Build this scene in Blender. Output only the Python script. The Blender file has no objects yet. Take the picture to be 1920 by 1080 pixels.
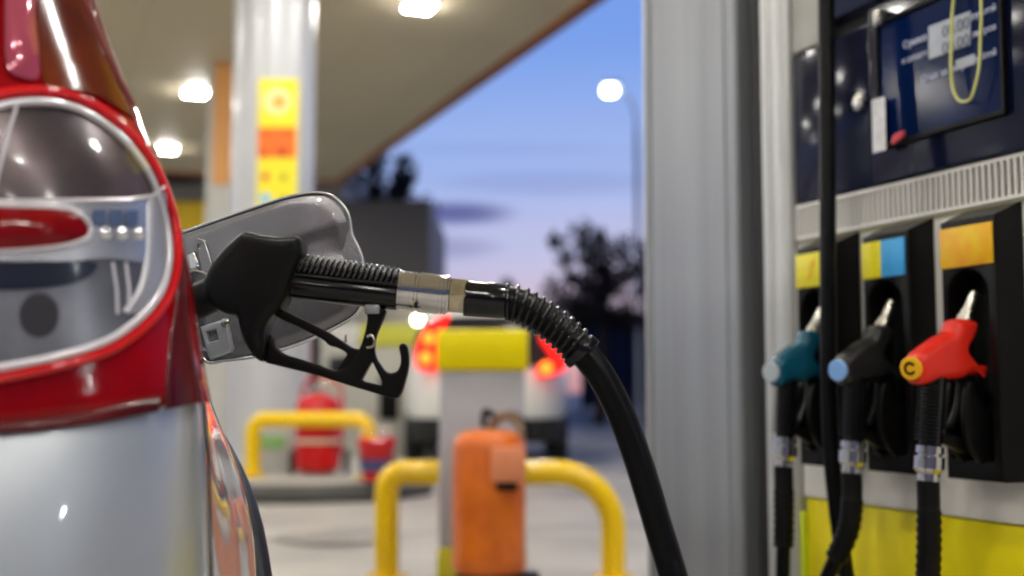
import bpy, bmesh, math, random
from mathutils import Vector as V, Matrix, noise
random.seed(7)
S = bpy.context.scene
COL = S.collection
# ------------------------------------------------------------------ camera
F, H = 2300.0, 0.80
T = math.atan(195 / F)
cd = bpy.data.cameras.new('camera'); cam = bpy.data.objects.new('camera', cd); COL.objects.link(cam)
cam.location = (0, 0, H); cam.rotation_euler = (math.pi / 2 + T, 0, 0)
cd.sensor_width = 36; cd.lens = 36 * F / 1920; cd.clip_start = 0.02; cd.clip_end = 1500
cd.dof.use_dof = True; cd.dof.focus_distance = 1.38; cd.dof.aperture_fstop = 2.75; cd.dof.aperture_blades = 0
S.camera = cam
# ------------------------------------------------------------------ world: dusk sky
W = bpy.data.worlds.new('World'); S.world = W; W.use_nodes = True
nt = W.node_tree; nt.nodes.clear()
def wn(t, **k):
    n = nt.nodes.new(t)
    for a, b in k.items(): setattr(n, a, b)
    return n
def wmath(op, a, b=None, c=None):
    n = wn('ShaderNodeMath', operation=op)
    for i, x in enumerate((a, b, c)):
        if x is None: continue
        if isinstance(x, (int, float)): n.inputs[i].default_value = x
        else: nt.links.new(x, n.inputs[i])
    return n.outputs[0]
tc = wn('ShaderNodeTexCoord'); sp = wn('ShaderNodeSeparateXYZ'); nt.links.new(tc.outputs['Generated'], sp.inputs[0])
ramp = wn('ShaderNodeValToRGB'); nt.links.new(wmath('MULTIPLY', sp.outputs[2], 2.0), ramp.inputs[0])
cr = ramp.color_ramp; cr.interpolation = 'EASE'
stops = [(0.0, (.36, .25, .34)), (.08, (.48, .39, .49)), (.15, (.48, .47, .67)), (.24, (.42, .50, .80)), (.37, (.29, .44, .84)), (.60, (.16, .33, .82)), (1.0, (.07, .14, .42))]
while len(cr.elements) < len(stops): cr.elements.new(.5)
for e, (p, c) in zip(cr.elements, stops): e.position = p; e.color = (*c, 1)
az = wmath('DIVIDE', sp.outputs[0], wmath('MAXIMUM', sp.outputs[1], .01)); el = wmath('DIVIDE', sp.outputs[2], wmath('MAXIMUM', sp.outputs[1], .01))
mp = wn('ShaderNodeMapping'); mp.inputs['Scale'].default_value = (3, 3, 22); nt.links.new(tc.outputs['Generated'], mp.inputs[0])
nz = wn('ShaderNodeTexNoise'); nz.inputs['Scale'].default_value = 1.6; nz.inputs['Detail'].default_value = 5; nt.links.new(mp.outputs[0], nz.inputs[0])
col = ramp.outputs[0]
def mixc(fac, c1, c2):
    m = wn('ShaderNodeMix', data_type='RGBA'); nt.links.new(fac, m.inputs[0]); nt.links.new(c1, m.inputs[6])
    if isinstance(c2, tuple): m.inputs[7].default_value = (*c2, 1)
    else: nt.links.new(c2, m.inputs[7])
    return m.outputs[2]
mr = wn('ShaderNodeMapRange'); nt.links.new(nz.outputs[0], mr.inputs[0]); mr.inputs[1].default_value = .5; mr.inputs[2].default_value = .8; mr.inputs[4].default_value = .15
col = mixc(mr.outputs[0], col, (.26, .28, .52))
for a0, b0, wa, wb, s in ((-.045, .146, .045, .0095, 1.0), (-.06, .118, .05, .010, .45), (.03, .172, .09, .010, .22), (-.01, .20, .10, .006, .12)):
    da = wmath('DIVIDE', wmath('SUBTRACT', az, a0), wa); db = wmath('DIVIDE', wmath('SUBTRACT', el, b0), wb)
    r2 = wmath('ADD', wmath('MULTIPLY', da, da), wmath('MULTIPLY', db, db))
    r2 = wmath('ADD', r2, wmath('MULTIPLY', wmath('SUBTRACT', nz.outputs[0], .5), 1.6))
    m = wn('ShaderNodeMapRange', interpolation_type='SMOOTHSTEP'); nt.links.new(r2, m.inputs[0]); m.inputs[1].default_value = 1.9; m.inputs[2].default_value = 0; m.inputs[4].default_value = s
    col = mixc(m.outputs[0], col, (.05, .10, .34))
bk = wn('ShaderNodeMapRange', interpolation_type='SMOOTHSTEP'); nt.links.new(sp.outputs[1], bk.inputs[0]); bk.inputs[1].default_value = -.3; bk.inputs[2].default_value = .5; bk.inputs[3].default_value = .88; bk.inputs[4].default_value = 0
col = mixc(bk.outputs[0], col, (.03, .038, .06))
bg = wn('ShaderNodeBackground'); nt.links.new(col, bg.inputs[0]); bg.inputs[1].default_value = 1.0
sky = wn('ShaderNodeTexSky'); sky.sky_type = 'NISHITA'; sky.sun_disc = False; sky.sun_elevation = math.radians(1); sky.sun_rotation = math.radians(5)
bg2 = wn('ShaderNodeBackground'); nt.links.new(sky.outputs[0], bg2.inputs[0]); bg2.inputs[1].default_value = .01
ad = wn('ShaderNodeAddShader'); nt.links.new(bg.outputs[0], ad.inputs[0]); nt.links.new(bg2.outputs[0], ad.inputs[1])
wo = wn('ShaderNodeOutputWorld'); nt.links.new(ad.outputs[0], wo.inputs[0])
sd = bpy.data.lights.new('sun', 'SUN'); so = bpy.data.objects.new('sun', sd); COL.objects.link(so)
sd.energy = .04; sd.angle = math.radians(.5); sd.color = (1, .6, .5); so.rotation_euler = (math.radians(-88), 0, math.radians(-5)); so.location = (0, 60, 20)
S.view_settings.view_transform = 'Standard'; S.view_settings.look = 'None'; S.view_settings.exposure = 0; S.view_settings.gamma = 1
LAMP = 300.0
# ------------------------------------------------------------------ helpers
def ray(px, py):
    dx = (px - 960) / F; dy = (540 - py) / F
    return V((dx, math.cos(T) - dy * math.sin(T), math.sin(T) + dy * math.cos(T)))
def P(px, py, D):
    v = ray(px, py); return V((v.x * D / v.y, D, H + v.z * D / v.y))
class Plane:
    """a plane O + U a + W b, N = outward normal"""
    def __init__(s, O, U, W, N=None):
        s.O, s.U, s.W = V(O), V(U).normalized(), V(W).normalized(); s.N = V(N).normalized() if N else s.U.cross(s.W).normalized()
    def at(s, a, b, o=0): return s.O + s.U * a + s.W * b + s.N * o
    def pix(s, px, py, o=0):
        v = ray(px, py); O = s.O + s.N * o - V((0, 0, H))
        t = O.dot(s.N) / v.dot(s.N); q = v * t - O
        return (q.dot(s.U), q.dot(s.W))
    def pixs(s, pts, o=0): return [s.pix(x, y, o) for x, y in pts]
MATS = {}
def mat(name, color=(.5, .5, .5), rough=.5, metal=0, coat=0, emit=None, es=0, noise_s=0, noise_a=.15, bump=0, bump_s=60, spec=.35, alpha=None, c2=None, rvar=0, stretch=None, ribs=0, rdir='X'):
    if name in MATS: return MATS[name]
    m = bpy.data.materials.new(name); m.use_nodes = True; t = m.node_tree; b = t.nodes['Principled BSDF']
    b.inputs['Base Color'].default_value = (*color, 1); b.inputs['Roughness'].default_value = rough; b.inputs['Metallic'].default_value = metal
    b.inputs['Coat Weight'].default_value = coat; b.inputs['Coat Roughness'].default_value = .04; b.inputs['Specular IOR Level'].default_value = spec
    if emit: b.inputs['Emission Color'].default_value = (*emit, 1); b.inputs['Emission Strength'].default_value = es
    g = t.nodes.new('ShaderNodeTexCoord')
    if noise_s:
        n = t.nodes.new('ShaderNodeTexNoise'); n.inputs['Scale'].default_value = noise_s; n.inputs['Detail'].default_value = 6; t.links.new(g.outputs['Object'], n.inputs[0])
        if stretch: mp_ = t.nodes.new('ShaderNodeMapping'); mp_.inputs['Scale'].default_value = stretch; t.links.new(g.outputs['Object'], mp_.inputs[0]); t.links.new(mp_.outputs[0], n.inputs[0])
        x = t.nodes.new('ShaderNodeMix'); x.data_type = 'RGBA'; r = t.nodes.new('ShaderNodeMapRange'); r.inputs[1].default_value = .3; r.inputs[2].default_value = .7
        t.links.new(n.outputs[0], r.inputs[0]); t.links.new(r.outputs[0], x.inputs[0])
        d = c2 if c2 else tuple(c * (1 - noise_a) for c in color)
        x.inputs[6].default_value = (*color, 1); x.inputs[7].default_value = (*d, 1); t.links.new(x.outputs[2], b.inputs['Base Color'])
        if rvar:
            q = t.nodes.new('ShaderNodeMapRange'); q.inputs[3].default_value = rough - rvar; q.inputs[4].default_value = rough + rvar
            t.links.new(n.outputs[0], q.inputs[0]); t.links.new(q.outputs[0], b.inputs['Roughness'])
    if bump:
        n = t.nodes.new('ShaderNodeTexNoise'); n.inputs['Scale'].default_value = bump_s; n.inputs['Detail'].default_value = 4; t.links.new(g.outputs['Object'], n.inputs[0])
        k = t.nodes.new('ShaderNodeBump'); k.inputs['Strength'].default_value = bump; k.inputs['Distance'].default_value = .002; t.links.new(n.outputs[0], k.inputs['Height']); t.links.new(k.outputs[0], b.inputs['Normal'])
    if ribs:
        n = t.nodes.new('ShaderNodeTexWave'); n.bands_direction = rdir; n.inputs['Scale'].default_value = ribs; n.inputs['Distortion'].default_value = .3; t.links.new(g.outputs['Object'], n.inputs[0])
        k = t.nodes.new('ShaderNodeBump'); k.inputs['Strength'].default_value = .6; k.inputs['Distance'].default_value = .001; t.links.new(n.outputs['Fac'], k.inputs['Height']); t.links.new(k.outputs[0], b.inputs['Normal'])
    MATS[name] = m; return m
def clearmat(name, tint=(1, 1, 1), rough=.03, ior=1.5, op=0.0):
    """thin clear plastic: transparent with a fresnel gloss on top"""
    m = bpy.data.materials.new(name); m.use_nodes = True; t = m.node_tree; t.nodes.clear()
    tr = t.nodes.new('ShaderNodeBsdfTransparent'); tr.inputs[0].default_value = (*tint, 1)
    gl = t.nodes.new('ShaderNodeBsdfGlossy'); gl.inputs['Roughness'].default_value = rough
    fr = t.nodes.new('ShaderNodeFresnel'); fr.inputs[0].default_value = ior
    mx = t.nodes.new('ShaderNodeMixShader'); o = t.nodes.new('ShaderNodeOutputMaterial')
    t.links.new(fr.outputs[0], mx.inputs[0]); t.links.new(tr.outputs[0], mx.inputs[1]); t.links.new(gl.outputs[0], mx.inputs[2]); t.links.new(mx.outputs[0], o.inputs[0])
    MATS[name] = m; return m
ORG = {}
def thing(name, label, cat, loc, group=None):
    o = bpy.data.objects.new(name, None); COL.objects.link(o); o.location = loc; o.empty_display_size = .05
    o['label'] = label; o['category'] = cat
    if group: o['group'] = group
    ORG[o.name] = V(loc); return o
def put(name, me, m, parent=None, smooth=40, label=None):
    """link mesh (world coordinates) as one object; child of parent, or on its own with origin at its base"""
    if isinstance(me, bmesh.types.BMesh):
        b = me; bmesh.ops.recalc_face_normals(b, faces=b.faces[:]) if not getattr(b, '_keep', 0) else None
        me = bpy.data.meshes.new(name); b.to_mesh(me); b.free()
    me.name = name
    if smooth:
        me.shade_smooth(); me.set_sharp_from_angle(angle=math.radians(smooth))
    me.materials.clear()
    for x in (m if isinstance(m, (list, tuple)) else [m]): me.materials.append(x)
    o = bpy.data.objects.new(name, me); COL.objects.link(o)
    if parent is not None:
        org = ORG[parent.name]; me.transform(Matrix.Translation(-org)); o.parent = parent
    else:
        c = [v.co for v in me.vertices]
        org = V((sum(x.x for x in c) / len(c), sum(x.y for x in c) / len(c), min(x.z for x in c)))
        me.transform(Matrix.Translation(-org)); o.location = org
    ORG[o.name] = org
    if label: o['label'] = label
    return o
def tag(o, label, cat, group=None):
    o['label'] = label; o['category'] = cat
    if group: o['group'] = group
    return o
def struct(o): o['kind'] = 'structure'; return o
def box(bm, O, U, W, N, a, b, c, bev=0, seg=2):
    """box spanning a=(a0,a1) along U, b along W, c along N from O"""
    vs = [bm.verts.new(O + U * x + W * y + N * z) for x in a for y in b for z in c]
    fs = [(0, 1, 3, 2), (4, 6, 7, 5), (0, 4, 5, 1), (2, 3, 7, 6), (0, 2, 6, 4), (1, 5, 7, 3)]
    nf = [bm.faces.new([vs[i] for i in f]) for f in fs]
    if bev:
        es = list({e for f in nf for e in f.edges}); bmesh.ops.bevel(bm, geom=es, offset=bev, segments=seg, affect='EDGES', profile=.5)
def pbox(pl, a, b, c, bev=0, bm=None):
    bm = bm or bmesh.new(); box(bm, pl.O, pl.U, pl.W, pl.N, a, b, c, bev); return bm
XZ = Plane((0, 0, 0), (1, 0, 0), (0, 0, 1), (0, -1, 0))
def wbox(x, y, z, bev=0, bm=None):
    bm = bm or bmesh.new(); box(bm, V((0, 0, 0)), V((1, 0, 0)), V((0, 0, 1)), V((0, 1, 0)), x, z, y, bev); return bm
def catmull(pts, n=6, closed=False):
    pts = [V(p) if len(p) == 3 else V((p[0], p[1], 0)) for p in pts]; N = len(pts); out = []
    rng = range(N) if closed else range(N - 1)
    for i in rng:
        g = (lambda k: pts[k % N]) if closed else (lambda k: pts[max(0, min(N - 1, k))])
        p0, p1, p2, p3 = g(i - 1), g(i), g(i + 1), g(i + 2)
        for k in range(n):
            t = k / n
            out.append(.5 * ((2 * p1) + (p2 - p0) * t + (2 * p0 - 5 * p1 + 4 * p2 - p3) * t * t + (3 * p1 - p0 - 3 * p2 + p3) * t ** 3))
    if not closed: out.append(pts[-1])
    return out
def tube(bm, pts, r, seg=16, closed=False, caps=True):
    pts = [V(p) for p in pts]; N = len(pts); rs = r if isinstance(r, (list, tuple)) else [r] * N
    tang = []
    for i in range(N):
        a = pts[(i - 1) % N] if closed else pts[max(0, i - 1)]; b = pts[(i + 1) % N] if closed else pts[min(N - 1, i + 1)]
        tang.append((b - a).normalized())
    up = V((0, 0, 1)) if abs(tang[0].z) < .9 else V((0, 1, 0))
    nrm = (up - tang[0] * up.dot(tang[0])).normalized(); rings = []
    for i in range(N):
        nrm = (nrm - tang[i] * nrm.dot(tang[i])).normalized(); bi = tang[i].cross(nrm)
        rings.append([bm.verts.new(pts[i] + (nrm * math.cos(2 * math.pi * k / seg) + bi * math.sin(2 * math.pi * k / seg)) * rs[i]) for k in range(seg)])
    for i in range(N if closed else N - 1):
        A, B = rings[i], rings[(i + 1) % N]
        for k in range(seg): bm.faces.new((A[k], A[(k + 1) % seg], B[(k + 1) % seg], B[k]))
    if caps and not closed: bm.faces.new(rings[0][::-1]); bm.faces.new(rings[-1])
    return bm
def lathe(bm, p0, p1, prof, seg=32, caps=True):
    """prof = [(t along p0->p1 in metres, radius)]"""
    p0, p1 = V(p0), V(p1); d = (p1 - p0).normalized(); up = V((0, 1, 0)) if abs(d.y) < .9 else V((1, 0, 0))
    n = (up - d * up.dot(d)).normalized(); b = d.cross(n); rings = []
    for t, r in prof:
        rings.append([bm.verts.new(p0 + d * t + (n * math.cos(2 * math.pi * k / seg) + b * math.sin(2 * math.pi * k / seg)) * max(r, 1e-4)) for k in range(seg)])
    for A, B in zip(rings, rings[1:]):
        for k in range(seg): bm.faces.new((A[k], A[(k + 1) % seg], B[(k + 1) % seg], B[k]))
    if caps: bm.faces.new(rings[0][::-1]); bm.faces.new(rings[-1])
    return bm
def flat(pl, outlines, o0, o1, bev=0, seg=3):
    """fill the outlines (first outer, others holes) in the plane's coordinates, from height o0 to o1"""
    cu = bpy.data.curves.new('c', 'CURVE'); cu.dimensions = '2D'; cu.fill_mode = 'BOTH'; th = abs(o1 - o0)
    bev = min(bev, th * .49); cu.extrude = th / 2 - bev; cu.bevel_depth = bev; cu.bevel_resolution = seg; cu.offset = -bev
    for ol in outlines:
        s = cu.splines.new('POLY'); s.points.add(len(ol) - 1); s.use_cyclic_u = True
        for p, q in zip(s.points, ol): p.co = (q[0], q[1], 0, 1)
    ob = bpy.data.objects.new('c', cu); COL.objects.link(ob); bpy.context.view_layer.update()
    me = bpy.data.meshes.new_from_object(ob.evaluated_get(bpy.context.evaluated_depsgraph_get()))
    bpy.data.objects.remove(ob); bpy.data.curves.remove(cu)
    mid = (o0 + o1) / 2
    for v in me.vertices: v.co = pl.at(v.co.x, v.co.y, mid + v.co.z)
    b = bmesh.new(); b.from_mesh(me); bpy.data.meshes.remove(me); bmesh.ops.remove_doubles(b, verts=b.verts[:], dist=1e-6)
    return b
def text(pl, s, a, b, size, o, depth=.0006):
    cu = bpy.data.curves.new('t', 'FONT'); cu.body = s; cu.size = size; cu.extrude = depth; cu.align_x = 'LEFT'
    ob = bpy.data.objects.new('t', cu); COL.objects.link(ob); bpy.context.view_layer.update()
    me = bpy.data.meshes.new_from_object(ob.evaluated_get(bpy.context.evaluated_depsgraph_get()))
    bpy.data.objects.remove(ob); bpy.data.curves.remove(cu)
    for v in me.vertices: v.co = pl.at(a + v.co.x, b + v.co.y, o + v.co.z)
    bb = bmesh.new(); bb.from_mesh(me); bpy.data.meshes.remove(me); return bb
def merge(*bms):
    a = bms[0]
    for b in bms[1:]:
        m = bpy.data.meshes.new('x'); b.to_mesh(m); b.free(); a.from_mesh(m); bpy.data.meshes.remove(m)
    return a
def rrect(a0, a1, b0, b1, r, n=6):
    out = []
    for cx, cy, s in ((a1 - r, b1 - r, 0), (a0 + r, b1 - r, 90), (a0 + r, b0 + r, 180), (a1 - r, b0 + r, 270)):
        for k in range(n + 1):
            t = math.radians(s + 90 * k / n); out.append((cx + r * math.cos(t), cy + r * math.sin(t)))
    return out
def arc(cx, cy, r, a0, a1, n=12): return [(cx + r * math.cos(math.radians(a0 + (a1 - a0) * k / n)), cy + r * math.sin(math.radians(a0 + (a1 - a0) * k / n))) for k in range(n + 1)]
def smooth01(x): x = max(0, min(1, x)); return x * x * (3 - 2 * x)
def interp(tab, x):
    if x <= tab[0][0]: return tab[0][1]
    for (a, b), (c, d) in zip(tab, tab[1:]):
        if x <= c: return b + (d - b) * (x - a) / (c - a)
    return tab[-1][1]
# station axis
K = .38; AX = V((-K, 1, 0)).normalized(); RT = V((1, K, 0)).normalized(); Z = V((0, 0, 1))
# ------------------------------------------------------------------ materials
silver = mat('silver_paint', (.47, .50, .54), .34, .6, coat=1.0, bump=.02, bump_s=900)
flapm = mat('silver_inner_paint', (.23, .225, .24), .24, .75, coat=.35, bump=.30, bump_s=700)
rubber = mat('black_rubber', (.006, .006, .006), .45, noise_s=30, noise_a=.4, bump=.15, bump_s=300, spec=.14)
hosem = mat('hose_rubber', (.004, .004, .005), .30, noise_s=20, noise_a=.3, bump=.05, bump_s=400, spec=.14)
gloss = mat('black_gloss_plastic', (.004, .004, .005), .13, bump=.03, bump_s=200, spec=.4)
plast = mat('black_plastic', (.006, .0055, .0055), .32, noise_s=25, noise_a=.3, bump=.08, bump_s=300, spec=.13)
chrome = mat('chrome', (.74, .74, .75), .05, 1, noise_s=40, noise_a=.12, bump=.02, bump_s=100)
steel = mat('dull_steel', (.62, .60, .54), .28, 1, noise_s=60, noise_a=.3, rvar=.1)
yellow = mat('yellow_paint', (.92, .60, .001), .22, coat=.25, noise_s=6, noise_a=.10)
yelpanel = mat('yellow_panel', (.86, .72, .0), .38, spec=.2, noise_s=5, noise_a=.07)
red = mat('red_paint', (.60, .008, .008), .25, coat=.25, noise_s=8, noise_a=.15)
tyre = mat('tyre', (.012, .012, .012), .7)
# ------------------------------------------------------------------ setting
conc = mat('concrete_ground', (.40, .37, .33), .55, noise_s=.8, noise_a=.38, bump=.3, bump_s=30, rvar=.12)
def slab(x, y, z): bm = bmesh.new(); bm.faces.new([bm.verts.new((a, b, z)) for a, b in ((x[0], y[0]), (x[1], y[0]), (x[1], y[1]), (x[0], y[1]))]); return bm
struct(put('ground', slab((-600, 600), (-300, 900), 0), conc, smooth=0))
asph = mat('asphalt', (.12, .115, .12), .6, noise_s=.4, noise_a=.3, bump=.4, bump_s=40)
bm = bmesh.new()
bm.faces.new([bm.verts.new(v) for v in ((-90, 28.0, .004), (90, 30.0, .004), (90, 62, .004), (-90, 60, .004))])
struct(put('road', bm, asph, smooth=0))
GP = Plane((0, 0, .004), AX, RT, (0, 0, 1)); bm = bmesh.new()
for k in range(-5, 8): bm.faces.new([bm.verts.new(GP.at(a_, k * 3.0 + .9 + w_)) for a_, w_ in ((-20, 0), (26, 0), (26, .025), (-20, .025))])
for k in range(-4, 6): bm.faces.new([bm.verts.new(GP.at(k * 4.5 + 2.2 + w_, b_, .004)) for b_, w_ in ((-18, 0), (22, 0), (22, .03), (-18, .03))])
struct(put('ground_joints', bm, mat('joint_dark', (.09, .085, .08), .8), smooth=0))
st_ = random.Random(4); bm = bmesh.new()
for k in range(26):
    cx_, cy_, rr_ = st_.uniform(-4, 2.5), st_.uniform(5.4, 22), st_.uniform(.06, .25)
    bm.faces.new([bm.verts.new((cx_ + rr_ * 1.3 * math.cos(t) * (1 + .3 * math.sin(3 * t + k)), cy_ + rr_ * 1.6 * math.sin(t) * (1 + .25 * math.cos(2 * t + k)), .0120 + .0002 * k)) for t in [i * .314 for i in range(20)]])
o_ = put('oil_stains', bm, mat('oil_stain', (.31, .29, .26), .45, noise_s=6, noise_a=.4), smooth=0); o_['kind'] = 'structure'
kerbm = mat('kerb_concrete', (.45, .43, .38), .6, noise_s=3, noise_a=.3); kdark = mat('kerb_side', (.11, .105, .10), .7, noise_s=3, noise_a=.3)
isl = Plane((0, 0, 0), (1, 0, 0), (0, 1, 0), (0, 0, 1))
def islpt(u, v): q = V((-1.33, 8.95, 0)) + RT * u + AX * v; return (q.x, q.y)
ol = [islpt(-1.0 + .0, 12), *[islpt(1.02 * math.cos(math.radians(a)), .85 + .85 * math.sin(math.radians(a))) for a in range(180, 361, 10)], islpt(1.02, 12)]
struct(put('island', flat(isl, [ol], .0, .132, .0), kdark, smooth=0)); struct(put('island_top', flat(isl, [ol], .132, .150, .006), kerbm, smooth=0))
# ------------------------------------------------------------------ canopy
HC = 5.0
canopy = thing('station_canopy', 'wide beige station canopy with square ceiling lamps and a brown edge', 'canopy', (-3, 10, HC))
ceilm = mat('canopy_ceiling', (.64, .57, .40), .55, noise_s=.5, noise_a=.08)
CP = Plane(V((.855, 13.1, HC)), AX, RT, (0, 0, -1))       # a along axis, b to the right
put('ceiling', pbox(CP, (-22, 12.0), (-17, -.161), (-.30, 0)), ceilm, canopy, 0)
bm = bmesh.new()
for k in range(13): pbox(CP, (-22, 12.0), (-1.24 * k - .80, -1.24 * k - .788), (.0005, .003), bm=bm)
put('panel_joints', bm, mat('joint_tan', (.48, .43, .30), .7), canopy, 0)  # joints a little darker than the ceiling panels
fasc = mat('canopy_fascia', (.34, .12, .035), .45, noise_s=2, noise_a=.2)
put('edge_trim', pbox(CP, (-22.03, 12.03), (-.16, .03), (-.42, .03), .008), fasc, canopy, 0)
put('far_edge_trim', pbox(CP, (12.0, 12.06), (-17, -.03), (-.42, .05), .008), fasc, canopy, 0)
lampm = mat('lamp_diffuser', (.9, .9, .9), .5, emit=(1, .965, .90), es=LAMP)
lampf = mat('lamp_frame', (.7, .7, .68), .4)
lp = []
for i in range(-2, 2): lp.append((.565 + i * 9.25, -1.77))
for i in range(-5, 3): lp.append((1.12 + i * 4.27, -3.6)) if i else None
for j in (2, 3, 4):
    for i in range(-5, 3): lp.append((1.28 + i * 4.27, (-6.4, -10.4, -14.4)[j - 2]))
lp += [(-3.2, -1.77), (-12.5, -1.77)]
for a, b in lp:
    f = put('ceiling_lamp', pbox(CP, (a - .165, a + .165), (b - .165, b + .165), (0, .03), .008), lampf, canopy, 30)
    put('diffuser', pbox(CP, (a - .135, a + .135), (b - .135, b + .135), (.0305, .05), .012), lampm, f, 30)
# ------------------------------------------------------------------ canopy columns
colm = mat('white_column_paint', (.54, .55, .57), .36, .15, coat=.12, noise_s=1.5, noise_a=.06)
c0 = P(505, 700, 10.9); c0.z = .15
cc = thing('canopy_column', 'thick white round canopy column with a tall yellow and orange notice', 'column', c0)
prof = []
bm = bmesh.new(); R0 = .365; rings = []
for z in (.15, HC - .01):
    ring = []
    for k in range(72):
        t = 2 * math.pi * k / 72; r = R0 * (1 - .035 * abs(math.sin(2 * t + .6)) ** 6)
        ring.append(bm.verts.new((c0.x + r * math.cos(t), c0.y + r * math.sin(t), z)))
    rings.append(ring)
for k in range(72): bm.faces.new((rings[0][k], rings[0][(k + 1) % 72], rings[1][(k + 1) % 72], rings[1][k]))
put('shaft', bm, colm, cc, 30)
bm = lathe(bmesh.new(), (c0.x, c0.y, .15), (c0.x, c0.y, 1), [(0, .43), (.06, .43), (.08, .39), (.12, .39)]); put('base_collar', bm, colm, cc)
SG = Plane((c0.x, c0.y - .375, 0), (1, 0, 0), Z, (0, -1, 0))
def spx(pts): return [SG.pix(*p) for p in pts]
def srect(x0, y0, x1, y1): a = SG.pix(x0, y1); b = SG.pix(x1, y0); return (a[0], b[0]), (a[1], b[1])
ysign = mat('sign_yellow', (.86, .74, .03), .4); osign = mat('sign_orange', (.85, .17, .02), .4); psign = mat('sign_cream', (.85, .78, .35), .4); bsign = mat('sign_blue', (.25, .55, .85), .4); rsign = mat('sign_red', (.65, .05, .05), .4); dor = mat('sign_amber', (.85, .35, .01), .4); dred = mat('sign_dark_orange', (.55, .07, .01), .4)
a, b = srect(481, 148, 560, 395); sg = put('notice_board', pbox(SG, a, b, (-.02, .012), .004), ysign, cc, 0)
a, b = srect(484, 240, 556, 296); put('orange_band', pbox(SG, a, b, (.0125, .016)), osign, sg, 0)
for r_, m_ in (((486, 246, 512, 252), dred), ((524, 246, 553, 252), dred), ((486, 284, 505, 291), dred), ((520, 278, 540, 293), dred)):
    a, b = srect(*r_); put('lettering', pbox(SG, a, b, (.0165, .018)), m_, sg, 0)
cx, cy = SG.pix(520, 190); put('pale_shield', flat(SG, [arc(cx, cy, .125, 0, 345, 22)], .0125, .015), psign, sg, 0)
cx, cy = SG.pix(524, 192); put('amber_dot', flat(SG, [arc(cx, cy, .05, 0, 340, 16)], .0155, .018), dor, sg, 0)
for X_, Y_, m_, r_ in ((498, 332, rsign, .035), (532, 333, mat('sign_olive', (.45, .40, .02), .4), .035), (498, 373, bsign, .05), (533, 372, mat('sign_olive', (.4, .4, .02), .4), .03)):
    cx, cy = SG.pix(X_, Y_); put('symbol', flat(SG, [arc(cx, cy, r_, 0, 340, 16)], .0125, .015), m_, sg, 0)
# second column, flat, orange side
whitem = mat('white_wall_paint', (.62, .61, .58), .5, noise_s=2, noise_a=.08); orangem = mat('orange_panel', (.88, .42, .13), .35, noise_s=2, noise_a=.1)
q0 = P(407, 740, 15.5); q0.z = 0
c2 = thing('canopy_column', 'slim square white canopy column with an orange side, left of the thick one', 'column', q0)
put('shaft', wbox((q0.x - .165, q0.x + .165), (q0.y - .15, q0.y + .2), (0, HC - .01), .02), whitem, c2)
zb = P(400, 345, 15.3).z
put('orange_cladding', wbox((q0.x - .07, q0.x + .15), (q0.y - .18, q0.y - .1505), (zb, HC - .02), .004), orangem, c2, 0)
# ------------------------------------------------------------------ shop behind
p0 = P(130, 700, 27); p1 = P(806, 700, 27)
shop = thing('station_shop', 'low grey and cream shop building beyond the canopy with a yellow panel', 'building', (p0.x, 27, 0))
cream = mat('cream_wall', (.50, .47, .40), .6, noise_s=.8, noise_a=.12); dgrey = mat('dark_grey_cladding', (.10, .092, .095), .5, noise_s=.7, noise_a=.15)
def zz(py, D): return P(900, py, D).z
def xx(px, D): return P(px, 700, D).x
put('wall', wbox((p0.x, xx(640, 27)), (27, 33), (0, zz(345, 27))), cream, shop, 0)
put('tower_wall', wbox((xx(640, 27) + .003, p1.x), (26.6, 33), (zz(520, 27), zz(375, 26.6))), dgrey, shop, 0)
put('tower_base', wbox((xx(640, 27) + .003, p1.x - .1), (26.8, 33), (0, zz(520, 27) - .003)), cream, shop, 0)
put('roof', wbox((p0.x - .1, xx(640, 27)), (26.7, 33.2), (zz(345, 27) + .003, zz(318, 27))), mat('roof_dark', (.02, .02, .02), .6), shop, 0)
put('yellow_fascia', wbox((xx(250, 26.9), xx(386, 26.9)), (26.88, 26.997), (zz(450, 26.9), zz(378, 26.9)), .01), mat('fascia_yellow', (.80, .52, .01), .4, emit=(.8, .5, .01), es=.12), shop, 0)
darkg = mat('dark_glass', (.02, .02, .025), .08)
for a_, b_ in ((420, 560), (575, 635)):
    w = put('window', wbox((xx(a_, 26.9), xx(b_, 26.9)), (26.93, 26.997), (.9, 2.9), .01), darkg, shop, 0)
w = put('wall_lamp', lathe(bmesh.new(), (xx(785, 26.5), 26.3, zz(600, 26.3) - .1), (xx(785, 26.5), 26.3, 9), [(0, .02), (.03, .08), (.1, .11), (.17, .08), (.2, .02)], 16), mat('globe', (.9, .9, .8), .4, emit=(1, .95, .7), es=14), shop)
# ------------------------------------------------------------------ far blue hoarding and pole lamp
bx0, bx1 = xx(1092, 48), xx(1330, 48)
h = thing('hoarding', 'dark blue hoarding across the road below the dark tree', 'hoarding', ((bx0 + bx1) / 2, 48, 0))
put('boards', wbox((bx0, bx1), (48, 48.15), (0.2, zz(585, 48)), .03), mat('navy_boards', (.008, .032, .15), .5, noise_s=1.2, noise_a=.7), h, 0)
for k in range(6): x = bx0 + (bx1 - bx0) * k / 5; put('post', wbox((x - .06, x + .06), (47.85, 47.99), (0, zz(583, 48)), .01), mat('navy_post', (.01, .015, .05), .5), h, 0)
lpz = P(1150, 165, 30); pb = P(1197, 700, 30)
sl = thing('street_lamp', 'tall thin street lamp lit white against the evening sky', 'street lamp', (pb.x, 30, 0))
top = P(1197, 260, 30)
pole = [V((pb.x, 30, 0)), V((pb.x, 30, 3)), V((pb.x, 30, top.z)), V((pb.x - .05, 30, top.z + .7)), V((pb.x - .25, 30, lpz.z - .15)), V((lpz.x + .1, 30, lpz.z + .05))]
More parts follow.
